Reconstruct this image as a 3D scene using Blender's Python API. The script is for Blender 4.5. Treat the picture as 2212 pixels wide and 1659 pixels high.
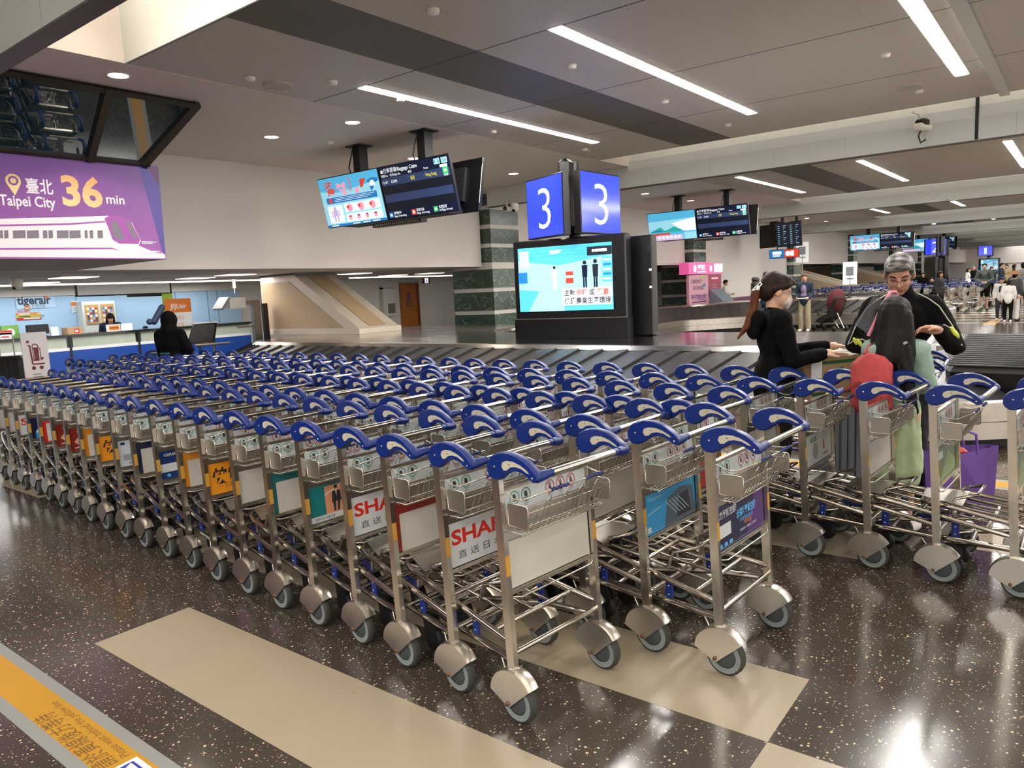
import bpy, math, random
from mathutils import Vector, Matrix, noise
random.seed(7)
for o in list(bpy.data.objects): bpy.data.objects.remove(o)
sc = bpy.context.scene
COL = sc.collection
# ------------------------------------------------------------------ camera
F = 1599.56; PITCH = .127263; ROLL = -.0481468; YAW = -.663632; EYE = Vector((0, 0, 1.65))
_cy, _sy = math.cos(YAW), math.sin(YAW)
FWD = Vector((_sy*math.cos(PITCH), _cy*math.cos(PITCH), -math.sin(PITCH)))
_r0 = Vector((_cy, -_sy, 0)); _u0 = _r0.cross(FWD)
RT = _r0*math.cos(ROLL) + _u0*math.sin(ROLL)
UP = _u0*math.cos(ROLL) - _r0*math.sin(ROLL)
cam = bpy.data.cameras.new('camera'); cam.sensor_width = 36; cam.lens = F/2212*36; cam.clip_start = .05; cam.clip_end = 300
camo = bpy.data.objects.new('camera', cam); COL.objects.link(camo)
camo.matrix_world = Matrix(((RT.x, UP.x, -FWD.x, EYE.x), (RT.y, UP.y, -FWD.y, EYE.y), (RT.z, UP.z, -FWD.z, EYE.z), (0, 0, 0, 1)))
sc.camera = camo
# ------------------------------------------------------------------ exposure, world
sc.view_settings.view_transform = 'Standard'; sc.view_settings.look = 'None'
sc.view_settings.gamma = 1; sc.view_settings.use_curve_mapping = False
sc.view_settings.exposure = 1.3
w = bpy.data.worlds.new('hall_air'); sc.world = w; w.use_nodes = True
w.node_tree.nodes['Background'].inputs[0].default_value = (1, .965, .92, 1)
w.node_tree.nodes['Background'].inputs[1].default_value = 1.4
sc.cycles.max_bounces = 6; sc.cycles.diffuse_bounces = 3; sc.cycles.glossy_bounces = 4
sc.cycles.transparent_max_bounces = 8; sc.cycles.sample_clamp_indirect = 6
# ------------------------------------------------------------------ pixel -> place helpers (2212x1659 frame)
def ray(px, py): return RT*((px-1106)/F) + UP*((829.5-py)/F) + FWD
def pz(px, py, z): d = ray(px, py); return EYE + d*((z-EYE.z)/d.z)
def pxx(px, py, x): d = ray(px, py); return EYE + d*(x/d.x)
def pyy(px, py, y): d = ray(px, py); return EYE + d*(y/d.y)
def pd(px, py, D): return EYE + ray(px, py)*D
# ------------------------------------------------------------------ area lights at the ceiling troughs
def area(name, loc, sx, sy, power, col=(1, .95, .88), rot=(0, 0, 0)):
    l = bpy.data.lights.new(name, 'AREA'); l.shape = 'RECTANGLE'; l.size = sx; l.size_y = sy; l.energy = power; l.color = col
    o = bpy.data.objects.new(name, l); COL.objects.link(o); o.location = loc; o.rotation_euler = rot
    return o
CEIL = 4.1; PER = 11.9
BAYS = [3.9+(k-1)*PER for k in range(9)]
LX = [-6.87, -4.12, -1.4, 1.3, 4.0]
for b, y0 in enumerate(BAYS[:5]):
    for lx in LX:
        if b > 2 and lx > 0: continue
        area('trough_light', (lx, y0+4.9, CEIL-.012), .16, 5.2, 88, (1, .955, .9))
# ------------------------------------------------------------------ materials
MATS = {}
def srgb(c):
    if isinstance(c, str): c = tuple(int(c[i:i+2], 16) for i in (0, 2, 4))
    return tuple((v/255/12.92 if v/255 <= .04045 else ((v/255+.055)/1.055)**2.4) for v in c)
def mat(name, c='808080', r=.5, m=0.0, e=0.0, coat=0, alpha=1, trans=0):
    if name in MATS: return MATS[name]
    M = bpy.data.materials.new(name); M.use_nodes = True
    b = M.node_tree.nodes['Principled BSDF']; col = (*srgb(c), 1)
    b.inputs['Base Color'].default_value = col; b.inputs['Roughness'].default_value = r; b.inputs['Metallic'].default_value = m
    b.inputs['Coat Weight'].default_value = coat; b.inputs['Alpha'].default_value = alpha
    b.inputs['Transmission Weight'].default_value = trans
    if e: b.inputs['Emission Color'].default_value = col; b.inputs['Emission Strength'].default_value = e
    M.diffuse_color = col; MATS[name] = M
    return M
class NT:
    def __init__(s, name, **k):
        s.M = mat(name, **k); s.t = s.M.node_tree; s.b = s.t.nodes['Principled BSDF']
        s.tc = s.t.nodes.new('ShaderNodeTexCoord')
    def n(s, typ, **k):
        n = s.t.nodes.new(typ)
        for a, v in k.items():
            if a.startswith('i_'):
                n.inputs[a[2:].replace('_', ' ')].default_value = v
            else: setattr(n, a, v)
        return n
    def l(s, a, b): s.t.links.new(a, b)
    def math(s, op, a, b=None, clamp=False):
        n = s.t.nodes.new('ShaderNodeMath'); n.operation = op; n.use_clamp = clamp
        for i, v in enumerate((a, b)):
            if v is None: continue
            if isinstance(v, (int, float)): n.inputs[i].default_value = v
            else: s.l(v, n.inputs[i])
        return n.outputs[0]
    def mix(s, f, a, b):
        n = s.t.nodes.new('ShaderNodeMix'); n.data_type = 'RGBA'
        if isinstance(f, (int, float)): n.inputs[0].default_value = f
        else: s.l(f, n.inputs[0])
        for i, v in ((6, a), (7, b)):
            if isinstance(v, (tuple, list)): n.inputs[i].default_value = (*v, 1)
            else: s.l(v, n.inputs[i])
        return n.outputs[2]
    def noise(s, scale, detail=3, vec=None, rough=.5):
        n = s.n('ShaderNodeTexNoise'); n.inputs['Scale'].default_value = scale; n.inputs['Detail'].default_value = detail
        n.inputs['Roughness'].default_value = rough
        s.l(vec if vec else s.tc.outputs['Object'], n.inputs['Vector']); return n.outputs['Fac']
    def ramp(s, f, a, b):
        n = s.n('ShaderNodeMapRange'); n.inputs[1].default_value = a; n.inputs[2].default_value = b; s.l(f, n.inputs[0]); return n.outputs[0]
    def scalev(s, v):
        n = s.n('ShaderNodeMapping'); n.inputs['Scale'].default_value = v; s.l(s.tc.outputs['Object'], n.inputs['Vector']); return n.outputs[0]
    def bump(s, h, st, d=.01):
        n = s.n('ShaderNodeBump'); n.inputs['Strength'].default_value = st; n.inputs['Distance'].default_value = d; s.l(h, n.inputs['Height']); s.l(n.outputs[0], s.b.inputs['Normal'])
def steel(name, c, r, streak=(3, 3, 60), amt=.12, m=1.0, dirt=0):
    t = NT(name, c=c, r=r, m=m)
    f = t.noise(1, 3, t.scalev(streak)); base = srgb(c)
    rr = t.math('ADD', t.math('MULTIPLY', f, amt*2), r-amt); t.l(rr, t.b.inputs['Roughness'])
    g = t.noise(9, 4); g2 = t.ramp(g, .38, .75)
    t.l(t.mix(t.math('MULTIPLY', g2, .35+dirt), base, tuple(v*.55 for v in base)), t.b.inputs['Base Color'])
    return t.M
def plaster(name, c, r=.65):
    t = NT(name, c=c, r=r); g = t.noise(.7, 4); base = srgb(c)
    t.l(t.mix(g, tuple(v*.94 for v in base), tuple(min(1, v*1.04) for v in base)), t.b.inputs['Base Color']); return t.M
S_TUBE = steel('stainless_tube', 'aca59b', .15, (3, 3, 30), .06)
S_POST = steel('brushed_post_steel', 'd0cabf', .22, (60, 60, 4), .08)
S_FEND = steel('worn_fender_steel', 'dcd6cc', .3, (8, 8, 8), .12, dirt=-.12)
S_WIRE = mat('basket_wire_steel', 'b4aea4', .27, .95)
S_PLATE = steel('dull_plate_steel', 'a9a39a', .4, (9, 9, 9), .1)
BLUE = mat('blue_plastic', '002066', .36); BLUE.node_tree.nodes['Principled BSDF'].inputs['Specular IOR Level'].default_value = .4
BLUED = mat('dark_blue_plastic', '0c1d5c', .4)
IVORY = mat('ivory_insert', 'aca692', .6)
TYRE = mat('grey_rubber_tyre', '6f7673', .7)
TYRE2 = mat('dark_tyre_shoulder', '34332f', .8)
HUB = mat('dark_wheel_hub', '33383a', .6)
BLACK = mat('black_rubber', '141415', .6)
BLKG = mat('gloss_black', '0b0b0d', .3)
BOLT = mat('rusty_bolt', '6a4a30', .5, .6)
WHITE_B = mat('white_board', 'b4afa6', .45)
YELT = mat('worn_yellow_tape', 'b3842a', .7)
# ------------------------------------------------------------------ mesh builder
class MB:
    def __init__(s): s.v = []; s.f = []; s.m = []; s.s = []; s.mats = []
    def slot(s, m):
        if m not in s.mats: s.mats.append(m)
        return s.mats.index(m)
    def add(s, vs, fs, m, smooth=False):
        k = len(s.v); i = s.slot(m); s.v += [tuple(v) for v in vs]
        for f in fs: s.f.append([k+a for a in f]); s.m.append(i); s.s.append(smooth)
        return s
    def merge(s, o, M=None):
        k = len(s.v)
        s.v += [tuple(M @ Vector(v)) for v in o.v] if M else o.v
        for f, m, sm in zip(o.f, o.m, o.s):
            s.f.append([k+a for a in f]); s.m.append(s.slot(o.mats[m])); s.s.append(sm)
        return s
    def box(s, a, b, m, M=None):
        x0, y0, z0 = a; x1, y1, z1 = b
        vs = [(x0, y0, z0), (x1, y0, z0), (x1, y1, z0), (x0, y1, z0), (x0, y0, z1), (x1, y0, z1), (x1, y1, z1), (x0, y1, z1)]
        if M: vs = [M @ Vector(v) for v in vs]
        return s.add(vs, [(3, 2, 1, 0), (4, 5, 6, 7), (0, 1, 5, 4), (1, 2, 6, 5), (2, 3, 7, 6), (3, 0, 4, 7)], m)
    def bbox(s, a, b, m, r=.01, M=None):
        """box with chamfered edges"""
        x0, y0, z0 = a; x1, y1, z1 = b; r = min(r, (x1-x0)/2.01, (y1-y0)/2.01, (z1-z0)/2.01)
        def ring(i, z): return [(x0+i+0*0, y0+r, z), (x0+r, y0+i, z), (x1-r, y0+i, z), (x1-i, y0+r, z), (x1-i, y1-r, z), (x1-r, y1-i, z), (x0+r, y1-i, z), (x0+i, y1-r, z)]
        def inr(z): return [(x0+r, y0+r*1.6, z), (x0+r*1.6, y0+r, z), (x1-r*1.6, y0+r, z), (x1-r, y0+r*1.6, z), (x1-r, y1-r*1.6, z), (x1-r*1.6, y1-r, z), (x0+r*1.6, y1-r, z), (x0+r, y1-r*1.6, z)]
        vs = inr(z0)+ring(0, z0+r)+ring(0, z1-r)+inr(z1); fs = [tuple(range(7, -1, -1)), tuple(range(24, 32))]
        for L in range(3):
            for i in range(8): j = (i+1) % 8; fs.append((L*8+i, L*8+j, L*8+8+j, L*8+8+i))
        if M: vs = [M @ Vector(v) for v in vs]
        return s.add(vs, fs, m)
    def quad(s, a, b, c, d, m): return s.add([a, b, c, d], [(0, 1, 2, 3)], m)
    def tube(s, pts, r, m, n=8, close=False, caps=True, sm=True):
        pts = [Vector(p) for p in pts]; P = len(pts); vs = []; fs = []
        rs = r if isinstance(r, (list, tuple)) else [r]*P
        up = None
        for i, p in enumerate(pts):
            if close: t = (pts[(i+1) % P]-pts[i-1]).normalized()
            else:
                t = Vector((0, 0, 0))
                if i > 0: t += (p-pts[i-1]).normalized()
                if i < P-1: t += (pts[i+1]-p).normalized()
                t = t.normalized() if t.length > 1e-6 else (pts[-1]-pts[0]).normalized()
            if up is None: up = Vector((0, 0, 1)) if abs(t.z) < .9 else Vector((1, 0, 0))
            a = t.cross(up)
            if a.length < 1e-5: a = t.orthogonal()
            a.normalize(); b = a.cross(t).normalized(); up = b
            for k in range(n):
                an = 2*math.pi*k/n; vs.append(p+(a*math.cos(an)+b*math.sin(an))*rs[i])
        for i in range(P if close else P-1):
            j = (i+1) % P
            for k in range(n): k2 = (k+1) % n; fs.append((i*n+k, i*n+k2, j*n+k2, j*n+k))
        s.add(vs, fs, m, sm)
        if caps and not close: s.add([vs[k] for k in range(n)], [tuple(range(n-1, -1, -1))], m); s.add([vs[(P-1)*n+k] for k in range(n)], [tuple(range(n))], m)
        return s
    def lathe(s, prof, m, n=20, M=None, sm=True):
        """profile (r, z) round local z"""
        vs = []; fs = []; P = len(prof)
        for r, z in prof:
            for k in range(n): a = 2*math.pi*k/n; vs.append(Vector((r*math.cos(a), r*math.sin(a), z)))
        for i in range(P-1):
            for k in range(n): k2 = (k+1) % n; fs.append((i*n+k, i*n+k2, (i+1)*n+k2, (i+1)*n+k))
        if M: vs = [M @ v for v in vs]
        return s.add(vs, fs, m, sm)
    def prism(s, poly, d0, d1, m, ax='y', sm=False, M=None):
        """polygon in the plane across ax, from d0 to d1"""
        def P(u, v, d): return {'y': (u, d, v), 'x': (d, u, v), 'z': (u, v, d)}[ax]
        n = len(poly); vs = [P(u, v, d0) for u, v in poly]+[P(u, v, d1) for u, v in poly]
        if M: vs = [M @ Vector(v) for v in vs]
        s.add(vs, [(i, (i+1) % n, n+(i+1) % n, n+i) for i in range(n)], m, sm)
        s.add([Vector(v) for v in vs[:n]], [tuple(range(n-1, -1, -1))], m); return s.add([Vector(v) for v in vs[n:]], [tuple(range(n))], m)
    def sphere(s, c, r, m, n=14, k=9, M=None):
        c = Vector(c); r = (r, r, r) if isinstance(r, (int, float)) else r; vs = []; fs = []
        R = M if M else Matrix.Identity(3)
        for i in range(k+1):
            th = math.pi*i/k
            for j in range(n):
                a = 2*math.pi*j/n; vs.append(c+R @ Vector((r[0]*math.sin(th)*math.cos(a), r[1]*math.sin(th)*math.sin(a), r[2]*math.cos(th))))
        for i in range(k):
            for j in range(n): j2 = (j+1) % n; fs.append((i*n+j, (i+1)*n+j, (i+1)*n+j2, i*n+j2))
        return s.add(vs, fs, m, True)
    def cap(s, a, b, ra, rb, m, n=12):
        """tapered capsule"""
        a = Vector(a); b = Vector(b); L = (b-a).length
        if L < 1e-4: return s.sphere(a, ra, m)
        t = (b-a)/L; pts = []; rs = []
        for q in (-88, -60, -30): pts.append(a+t*ra*math.sin(math.radians(q))); rs.append(ra*math.cos(math.radians(q)))
        pts += [a, b]; rs += [ra, rb]
        for q in (30, 60, 88): pts.append(b+t*rb*math.sin(math.radians(q))); rs.append(rb*math.cos(math.radians(q)))
        return s.tube(pts, rs, m, n)
    def mesh(s, name):
        me = bpy.data.meshes.new(name); me.from_pydata(s.v, [], s.f)
        for m in s.mats: me.materials.append(m)
        me.polygons.foreach_set('material_index', s.m); me.polygons.foreach_set('use_smooth', s.s); me.update()
        return me
def obj(name, mb, parent=None, loc=None, rz=0, M=None):
    me = mb.mesh(name) if isinstance(mb, MB) else mb
    o = bpy.data.objects.new(name, me); COL.objects.link(o)
    if parent: o.parent = parent
    if M is not None: o.matrix_basis = M
    else:
        if loc is not None: o.location = loc
        if rz: o.rotation_euler[2] = rz
    return o
def tag(o, label, cat, group=None, kind=None):
    o['label'] = label; o['category'] = cat
    if group: o['group'] = group
    if kind: o['kind'] = kind
    return o
def empty(name, loc, rz, label, cat, group=None):
    o = bpy.data.objects.new(name, None); COL.objects.link(o); o.location = loc; o.rotation_euler = (0, 0, rz); o.empty_display_size = .1
    return tag(o, label, cat, group)
def struct(name, mb, label, loc=None, rz=0):
    o = obj(name, mb, None, loc, rz); o['kind'] = 'structure'; o['label'] = label; o['category'] = name.split('_')[0]; return o
# ------------------------------------------------------------------ flat artwork (signs, screens, panels)
_TC = {}
def glyphs(txt, bold=0, res=3):
    k = (txt, bold, res)
    if k in _TC: return _TC[k]
    c = bpy.data.curves.new('t', 'FONT'); c.body = txt; c.size = 1; c.resolution_u = res; c.fill_mode = 'FRONT'; c.dimensions = '2D'; c.offset = bold; c.align_x = 'LEFT'
    o = bpy.data.objects.new('t', c); COL.objects.link(o)
    dg = bpy.context.evaluated_depsgraph_get(); me = bpy.data.meshes.new_from_object(o.evaluated_get(dg))
    vs = [(v.co.x, v.co.y) for v in me.vertices]; fs = [tuple(p.vertices) for p in me.polygons]
    bpy.data.objects.remove(o); bpy.data.curves.remove(c); bpy.data.meshes.remove(me)
    _TC[k] = (vs, fs); return _TC[k]
class Art:
    """flat drawing in metres, u to the right, v up"""
    def __init__(s): s.it = []; s.L = 0
    def poly(s, pts, m, lay=None):
        s.L += 1; s.it.append((list(pts), [tuple(range(len(pts)))], m, lay or s.L)); return s
    def rect(s, u0, v0, u1, v1, m, lay=None): return s.poly([(u0, v0), (u1, v0), (u1, v1), (u0, v1)], m, lay)
    def disc(s, u, v, r, m, n=20, lay=None, ry=None): return s.poly([(u+r*math.cos(2*math.pi*i/n), v+(ry or r)*math.sin(2*math.pi*i/n)) for i in range(n)], m, lay)
    def ring(s, u, v, r, t, m, n=24):
        s.L += 1; a = [(u+q*math.cos(2*math.pi*i/n), v+q*math.sin(2*math.pi*i/n)) for q in (r, r-t) for i in range(n)]
        s.it.append((a, [(i, (i+1) % n, n+(i+1) % n, n+i) for i in range(n)], m, s.L)); return s
    def line(s, pts, w, m):
        for (a, b), (c, d) in zip(pts, pts[1:]):
            L = math.hypot(c-a, d-b) or 1; nx, ny = -(d-b)/L*w/2, (c-a)/L*w/2
            s.poly([(a-nx, b-ny), (c-nx, d-ny), (c+nx, d+ny), (a+nx, b+ny)], m)
        return s
    def text(s, t, u, v, h, m, w=None, bold=0, al='L', shear=0, rot=0):
        """h: height of a capital; w: squeeze to this width"""
        vs, fs = glyphs(t, bold)
        if not vs: return s
        x0 = min(p[0] for p in vs); x1 = max(p[0] for p in vs); k = h/.72; kx = k
        if w: kx = w/max(1e-6, x1-x0)
        W = (x1-x0)*kx; off = {'L': 0, 'C': -W/2, 'R': -W}[al]; ca, sa = math.cos(rot), math.sin(rot); q = []
        for x, y in vs:
            a = (x-x0)*kx+off+shear*y*k; b = y*k; q.append((u+a*ca-b*sa, v+a*sa+b*ca))
        s.L += 1; s.it.append((q, fs, m, s.L)); return s
    def to(s, O, U, V, mb=None, eps=.00025):
        mb = mb or MB(); O = Vector(O); U = Vector(U); V = Vector(V); N = U.cross(V).normalized()
        for q, fs, m, L in s.it: mb.add([O+U*a+V*b+N*(eps*L) for a, b in q], fs, m)
        return mb
# ================================================================== SETTING
# ---- floor: dark flecked vinyl
t = NT('flecked_floor', c='40382f', r=.16)
v = t.n('ShaderNodeTexVoronoi'); v.inputs['Scale'].default_value = 46; v.inputs['Randomness'].default_value = 1; t.l(t.tc.outputs['Object'], v.inputs['Vector'])
dist = v.outputs['Distance']; colr = v.outputs['Color']
sep = t.n('ShaderNodeSeparateColor'); t.l(colr, sep.inputs[0])
thr = t.math('MULTIPLY', t.math('POWER', sep.outputs[0], 1.4), .27)
dn = t.math('ADD', dist, t.math('MULTIPLY', t.noise(160, 2), .12))
fl = t.math('LESS_THAN', t.math('SUBTRACT', dn, .06), thr)
v2 = t.n('ShaderNodeTexVoronoi'); v2.inputs['Scale'].default_value = 95; t.l(t.tc.outputs['Object'], v2.inputs['Vector'])
sep2 = t.n('ShaderNodeSeparateColor'); t.l(v2.outputs['Color'], sep2.inputs[0])
fl2 = t.math('LESS_THAN', v2.outputs['Distance'], t.math('MULTIPLY', t.math('POWER', sep2.outputs[0], 2), .27))
flm = t.math('MAXIMUM', fl, fl2)
cl = t.noise(1.3, 5); base = t.mix(cl, srgb('352e28'), srgb('433b33'))
flc = t.mix(sep.outputs[1], srgb('a8957a'), srgb('cbbb9b'))
t.l(t.mix(flm, base, flc), t.b.inputs['Base Color'])
t.l(t.math('ADD', t.math('MULTIPLY', t.noise(3, 4), .14), .1), t.b.inputs['Roughness'])
t.bump(t.noise(7, 3), .05, .004)
FLOOR = t.M
def seam(name, c, r, scuff=True):
    t = NT(name, c=c, r=r); vr = t.n('ShaderNodeTexVoronoi'); vr.inputs['Scale'].default_value = 5; t.l(t.scalev((3.2, 1, 1)), vr.inputs['Vector']); sp_ = t.n('ShaderNodeSeparateColor'); t.l(vr.outputs['Color'], sp_.inputs[0]); m = t.math('MULTIPLY', t.math('LESS_THAN', vr.outputs['Distance'], t.math('MULTIPLY', t.math('POWER', sp_.outputs[0], 3), .07)), .5)
    b = srgb(c); t.l(t.mix(m, b, tuple(x*.35 for x in b)), t.b.inputs['Base Color'])
    t.l(t.math('ADD', t.math('MULTIPLY', t.noise(4, 4), .1), r-.05), t.b.inputs['Roughness']); return t.M
CREAM = seam('cream_floor_tile', '958974', .3)
GTAPE = seam('grey_floor_tape', '7c7d7a', .4)
YTAPE = seam('yellow_floor_tape', 'a87a18', .38)
fm = MB(); fm.add([(-40, -14, 0), (26, -14, 0), (26, 112, 0), (-40, 112, 0)], [(0, 1, 2, 3)], FLOOR)
def inlay(x0, x1, y0, y1, m=None, z=.0006): fm.add([(x0, y0, z), (x1, y0, z), (x1, y1, z), (x0, y1, z)], [(0, 1, 2, 3)], m or CREAM)
inlay(-3.845, 6, 1.445, 1.94); inlay(-5.3, -.845, 2.463, 2.97); inlay(-.845, 4.2, 1.955, 2.463); inlay(-12, -7.35, 2.463, 2.97)
inlay(-5.5, -1.0, 4.45, 4.93); inlay(-.6, 3.2, 4.95, 5.45); inlay(-4, 1.5, -.6, -.1); inlay(-14, -9.5, 3.5, 4.0)
for i in range(60):
    y = 12.2+i*1.49; inlay(-8+(i*37 % 9), 9+(i*13 % 5), y, y+.42)
    if i % 3 == 0: inlay(-20, -11, y+.6, y+1.0)
t0 = MB()
floor = struct('floor', fm, 'glossy dark brown floor with pale flecks and cream inlaid strips')
# ---- painted waiting lines
lm = MB(); Z = .0012
def strip(mb, x0, x1, y0, y1, m, z): mb.box((x0, y0, z-.0008), (x1, y1, z), m)
strip(lm, -9, 3, .935, 1.178, GTAPE, .0014); strip(lm, -9, 3, .985, 1.13, YTAPE, .0022)
TXT = mat('brown_line_lettering', '6b4a17', .6)
a = Art()
a.text('請於黃線後方等待', 0, .062, .062, TXT, w=.60, bold=.005)
a.text('Please wait behind the yellow line', .01, .012, .033, TXT, w=.66)
# letters read from the far side: u runs toward -x
a.to((pz(270, 1640, 0).x, 1.12, .0026), (-1, 0, 0), (0, -1, 0), lm, eps=.00001)
b = Art(); b.rect(0, 0, .115, .115, mat('tape_badge_white', 'd8d8d8', .4)); b.rect(.012, .02, .1, .1, mat('tape_badge_blue', '20308a', .4)); b.poly([(.02, .03), (.06, .09), (.095, .03)], mat('tape_badge_white', 'd8d8d8', .4))
b.to((pz(270, 1640, 0).x+.14, 1.115, .0026), (-1, 0, 0), (0, -1, 0), lm, eps=.00002)
wl = obj('floor_line', lm); tag(wl, 'yellow waiting line with grey edges and lettering on floor at lower left', 'floor line')
lm = MB(); strip(lm, -13, 9, 6.42, 6.72, GTAPE, .0014); strip(lm, -13, 9, 6.48, 6.66, YTAPE, .0022)
wl = obj('floor_line', lm); tag(wl, 'yellow waiting line with grey edges on floor beside purple bag', 'floor line')
lm = MB(); p0, p1, p2, p3 = pz(2120, 702, .002), pz(2145, 690, .002), pz(2165, 690, .002), pz(2148, 702, .002)
lm.prism([(p0.x, p0.y), (p3.x, p3.y), (p2.x, p2.y), (p1.x, p1.y)], .001, .0025, YTAPE, 'z'); wl = obj('floor_line', lm); tag(wl, 'short slanted yellow line on far floor in front of two children', 'floor line')
# ---- ceiling
t = NT('metal_ceiling_panel', c='a39b93', r=.5)
sx = t.n('ShaderNodeSeparateXYZ'); t.l(t.tc.outputs['Object'], sx.inputs[0])
def gridline(t, co, p, w):
    f = t.math('FRACT', t.math('DIVIDE', co, p)); d = t.math('MINIMUM', f, t.math('SUBTRACT', 1, f)); return t.math('LESS_THAN', d, w/p/2)
g1 = gridline(t, sx.outputs[1], 2.3, .022); g2 = gridline(t, sx.outputs[0], .92, .014)
pn = t.mix(t.noise(.5, 3), srgb('bab3ac'), srgb('c8c1ba'))
c1 = t.mix(t.math('MULTIPLY', g2, .45), pn, srgb('b3aaa2')); c2 = t.mix(g1, c1, srgb('2f2b28')); t.l(c2, t.b.inputs['Base Color']); PANEL = t.M
t = NT('dark_ceiling_mesh', c='4a4845', r=.55)
sx = t.n('ShaderNodeSeparateXYZ'); t.l(t.tc.outputs['Object'], sx.inputs[0]); g1 = gridline(t, sx.outputs[1], 2.3, .02)
t.l(t.mix(g1, t.mix(t.noise(1.2, 3), srgb('5d5a57'), srgb('6a6763')), srgb('1c1b1a')), t.b.inputs['Base Color']); DARKP = t.M
WHITE = plaster('white_plaster', 'd9cfc8'); WHITE2 = plaster('white_wall_paint', 'd8d0ca'); BEAM = plaster('pale_grey_beam', 'c4c6c0', .4)
EDGE = mat('dark_panel_edge', '55504c', .5); GLOW = mat('slot_lamp', 'fff4e2', .5, e=9)
XR = 16
for b, y0 in enumerate(BAYS):
    y1 = y0+9.2; m = MB()
    x0 = -7.8
    def cp(xa, xb, mt): m.box((xa, 0, 0), (xb, y1-y0, .08), mt)
    cp(x0, -6.0, PANEL); cp(-6.0, -5.08, DARKP); cp(-5.08, XR, PANEL)
    m.box((x0, 9.2, 0), (XR, 9.218, .55), BEAM)
    m.box((-1.12, 0, -.05), (-1.0, 9.2, .0), BEAM)
    struct('ceiling', m, 'grey metal ceiling panels with dark strip', (0, y0, CEIL))
    # slot above the beam
    ys, ye = y1+.02, y0+PER-.02; s = MB()
    if b < 9:
        s.box((x0, ys, 1.0), (XR, ye, 1.05), WHITE); s.box((x0-.02, ys-.02, 0), (x0, ye+.02, 1.05), WHITE)
        s.box((x0, ys, .55), (XR, ys+.3, .57), BEAM)
        s.add([(x0, ye, .6), (XR, ye, .6), (XR, ye, 1.05), (x0, ye, 1.05)], [(0, 1, 2, 3)], WHITE)
        s.box((x0, ye, .0), (XR, ye+.02, 1.05), BEAM)
        struct('ceiling', s, 'white recess above the cross beam', (0, 0, CEIL))
        bm = MB(); yb = y1+1.22
        prof = [(yb, 3.656), (yb+.16, 3.656), (yb+.16, 4.25), (yb+.5, 4.6), (yb+.42, 4.62), (yb+.04, 4.2), (yb, 4.02)]
        bm.prism(prof, x0, XR, BEAM, 'x'); bm.prism([(yb, 3.656), (yb+.16, 3.656), (yb+.16, 4.098), (yb, 4.098)], -11.7, x0, BEAM, 'x')
        bm.box((-11.7, yb-.004, 3.65), (XR, yb+.164, 3.665), EDGE)
        for k in range(22): bm.box((-11+k*1.25, yb-.002, 3.67), (-10.994+k*1.25, yb, 4.0), mat('beam_joint', 'a5a7a2', .5))
        if b == 1: bm.box((-1.55, yb-.004, 3.67), (-1.5, yb+.02, 4.5), BLACK)
        struct('trim_%d' % (b+1), bm, 'pale grey cross beam below ceiling recess')
        L = MB(); L.box((x0+.3, yb+.75, 4.42), (XR, yb+.85, 4.5), GLOW)
        sl = obj('slot_lamp', L); tag(sl, 'long hidden lamp strip in ceiling recess %s' % ['behind the camera', 'above the nearest full beam', 'above the second beam', 'above the third beam', 'above the fourth beam', 'above the fifth beam', 'above the sixth beam', 'above the seventh beam', 'above the last beam'][b] if b != 0 else 'long lamp strip in bright ceiling recess at upper left', 'lamp', kind=None)
# white ceiling band beside the wall and the upper wall
m = MB()
m.box((-12.2, -14, CEIL), (-7.82, 106, CEIL+.1), WHITE)
struct('ceiling', m, 'white plaster ceiling band above the baggage screens')
m = MB(); ZB = 2.24
m.box((-12.3, -14, ZB), (-12.0, 14.35, CEIL), WHITE2)
struct('wall_left', m, 'upper white wall above the airline counters')
m = MB(); m.box((-12.3, 15.5, ZB), (-12.0, 26.2, CEIL), WHITE2); struct('wall_left', m, 'upper white wall left of currency booth')
m = MB(); m.box((-12.3, 27.4, 0), (-12.0, 38.1, CEIL), WHITE2); struct('wall_left', m, 'white wall behind the currency booth')
m = MB(); m.box((-12.3, 39.3, ZB), (-12.0, 50, CEIL), WHITE2); m.box((-12.3, 51.2, ZB), (-12, 106, CEIL), WHITE2); struct('wall_left', m, 'far white wall above the far chutes')
m = MB(); m.box((-40, 106, 0), (26, 106.3, 6), WHITE2); m.box((-11, 105.9, 1.9), (26, 106, 1.93), mat('joint_grey', '9a948e', .6)); struct('wall_far', m, 'far end wall of the hall')
m = MB()
m.box((-20.3, -14, 0), (-20, 106, ZB+.5), plaster('back_wall_white', 'd6d3cd'))
m.box((-40, -14.3, 0), (26, -14, 6), WHITE2)
struct('wall_back', m, 'white back wall of the low area')
m = MB(); m.box((-20.3, -14, ZB+.002), (-12.28, 106, ZB+.1), plaster('soffit_paint', 'c9c0b8'))
struct('ceiling', m, 'low soffit above the airline counters')
m = MB(); LB = plaster('pale_blue_wall', 'a9c9e4', .5); m.box((-20.0, -2, 0), (-19.95, 12.6, 2.02), LB); m.box((-20, -2, 2.02), (-19.9, 14, ZB), plaster('header_paint', 'd8cfc2'))
for y in (8.05, 10.6, 11.55, 11.85): m.box((-19.95, y, 0), (-19.94, y+.02, 2.02), mat('blue_wall_joint', '6f8fae', .5))
struct('wall_counter', m, 'pale blue wall behind the airline counters')
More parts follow.
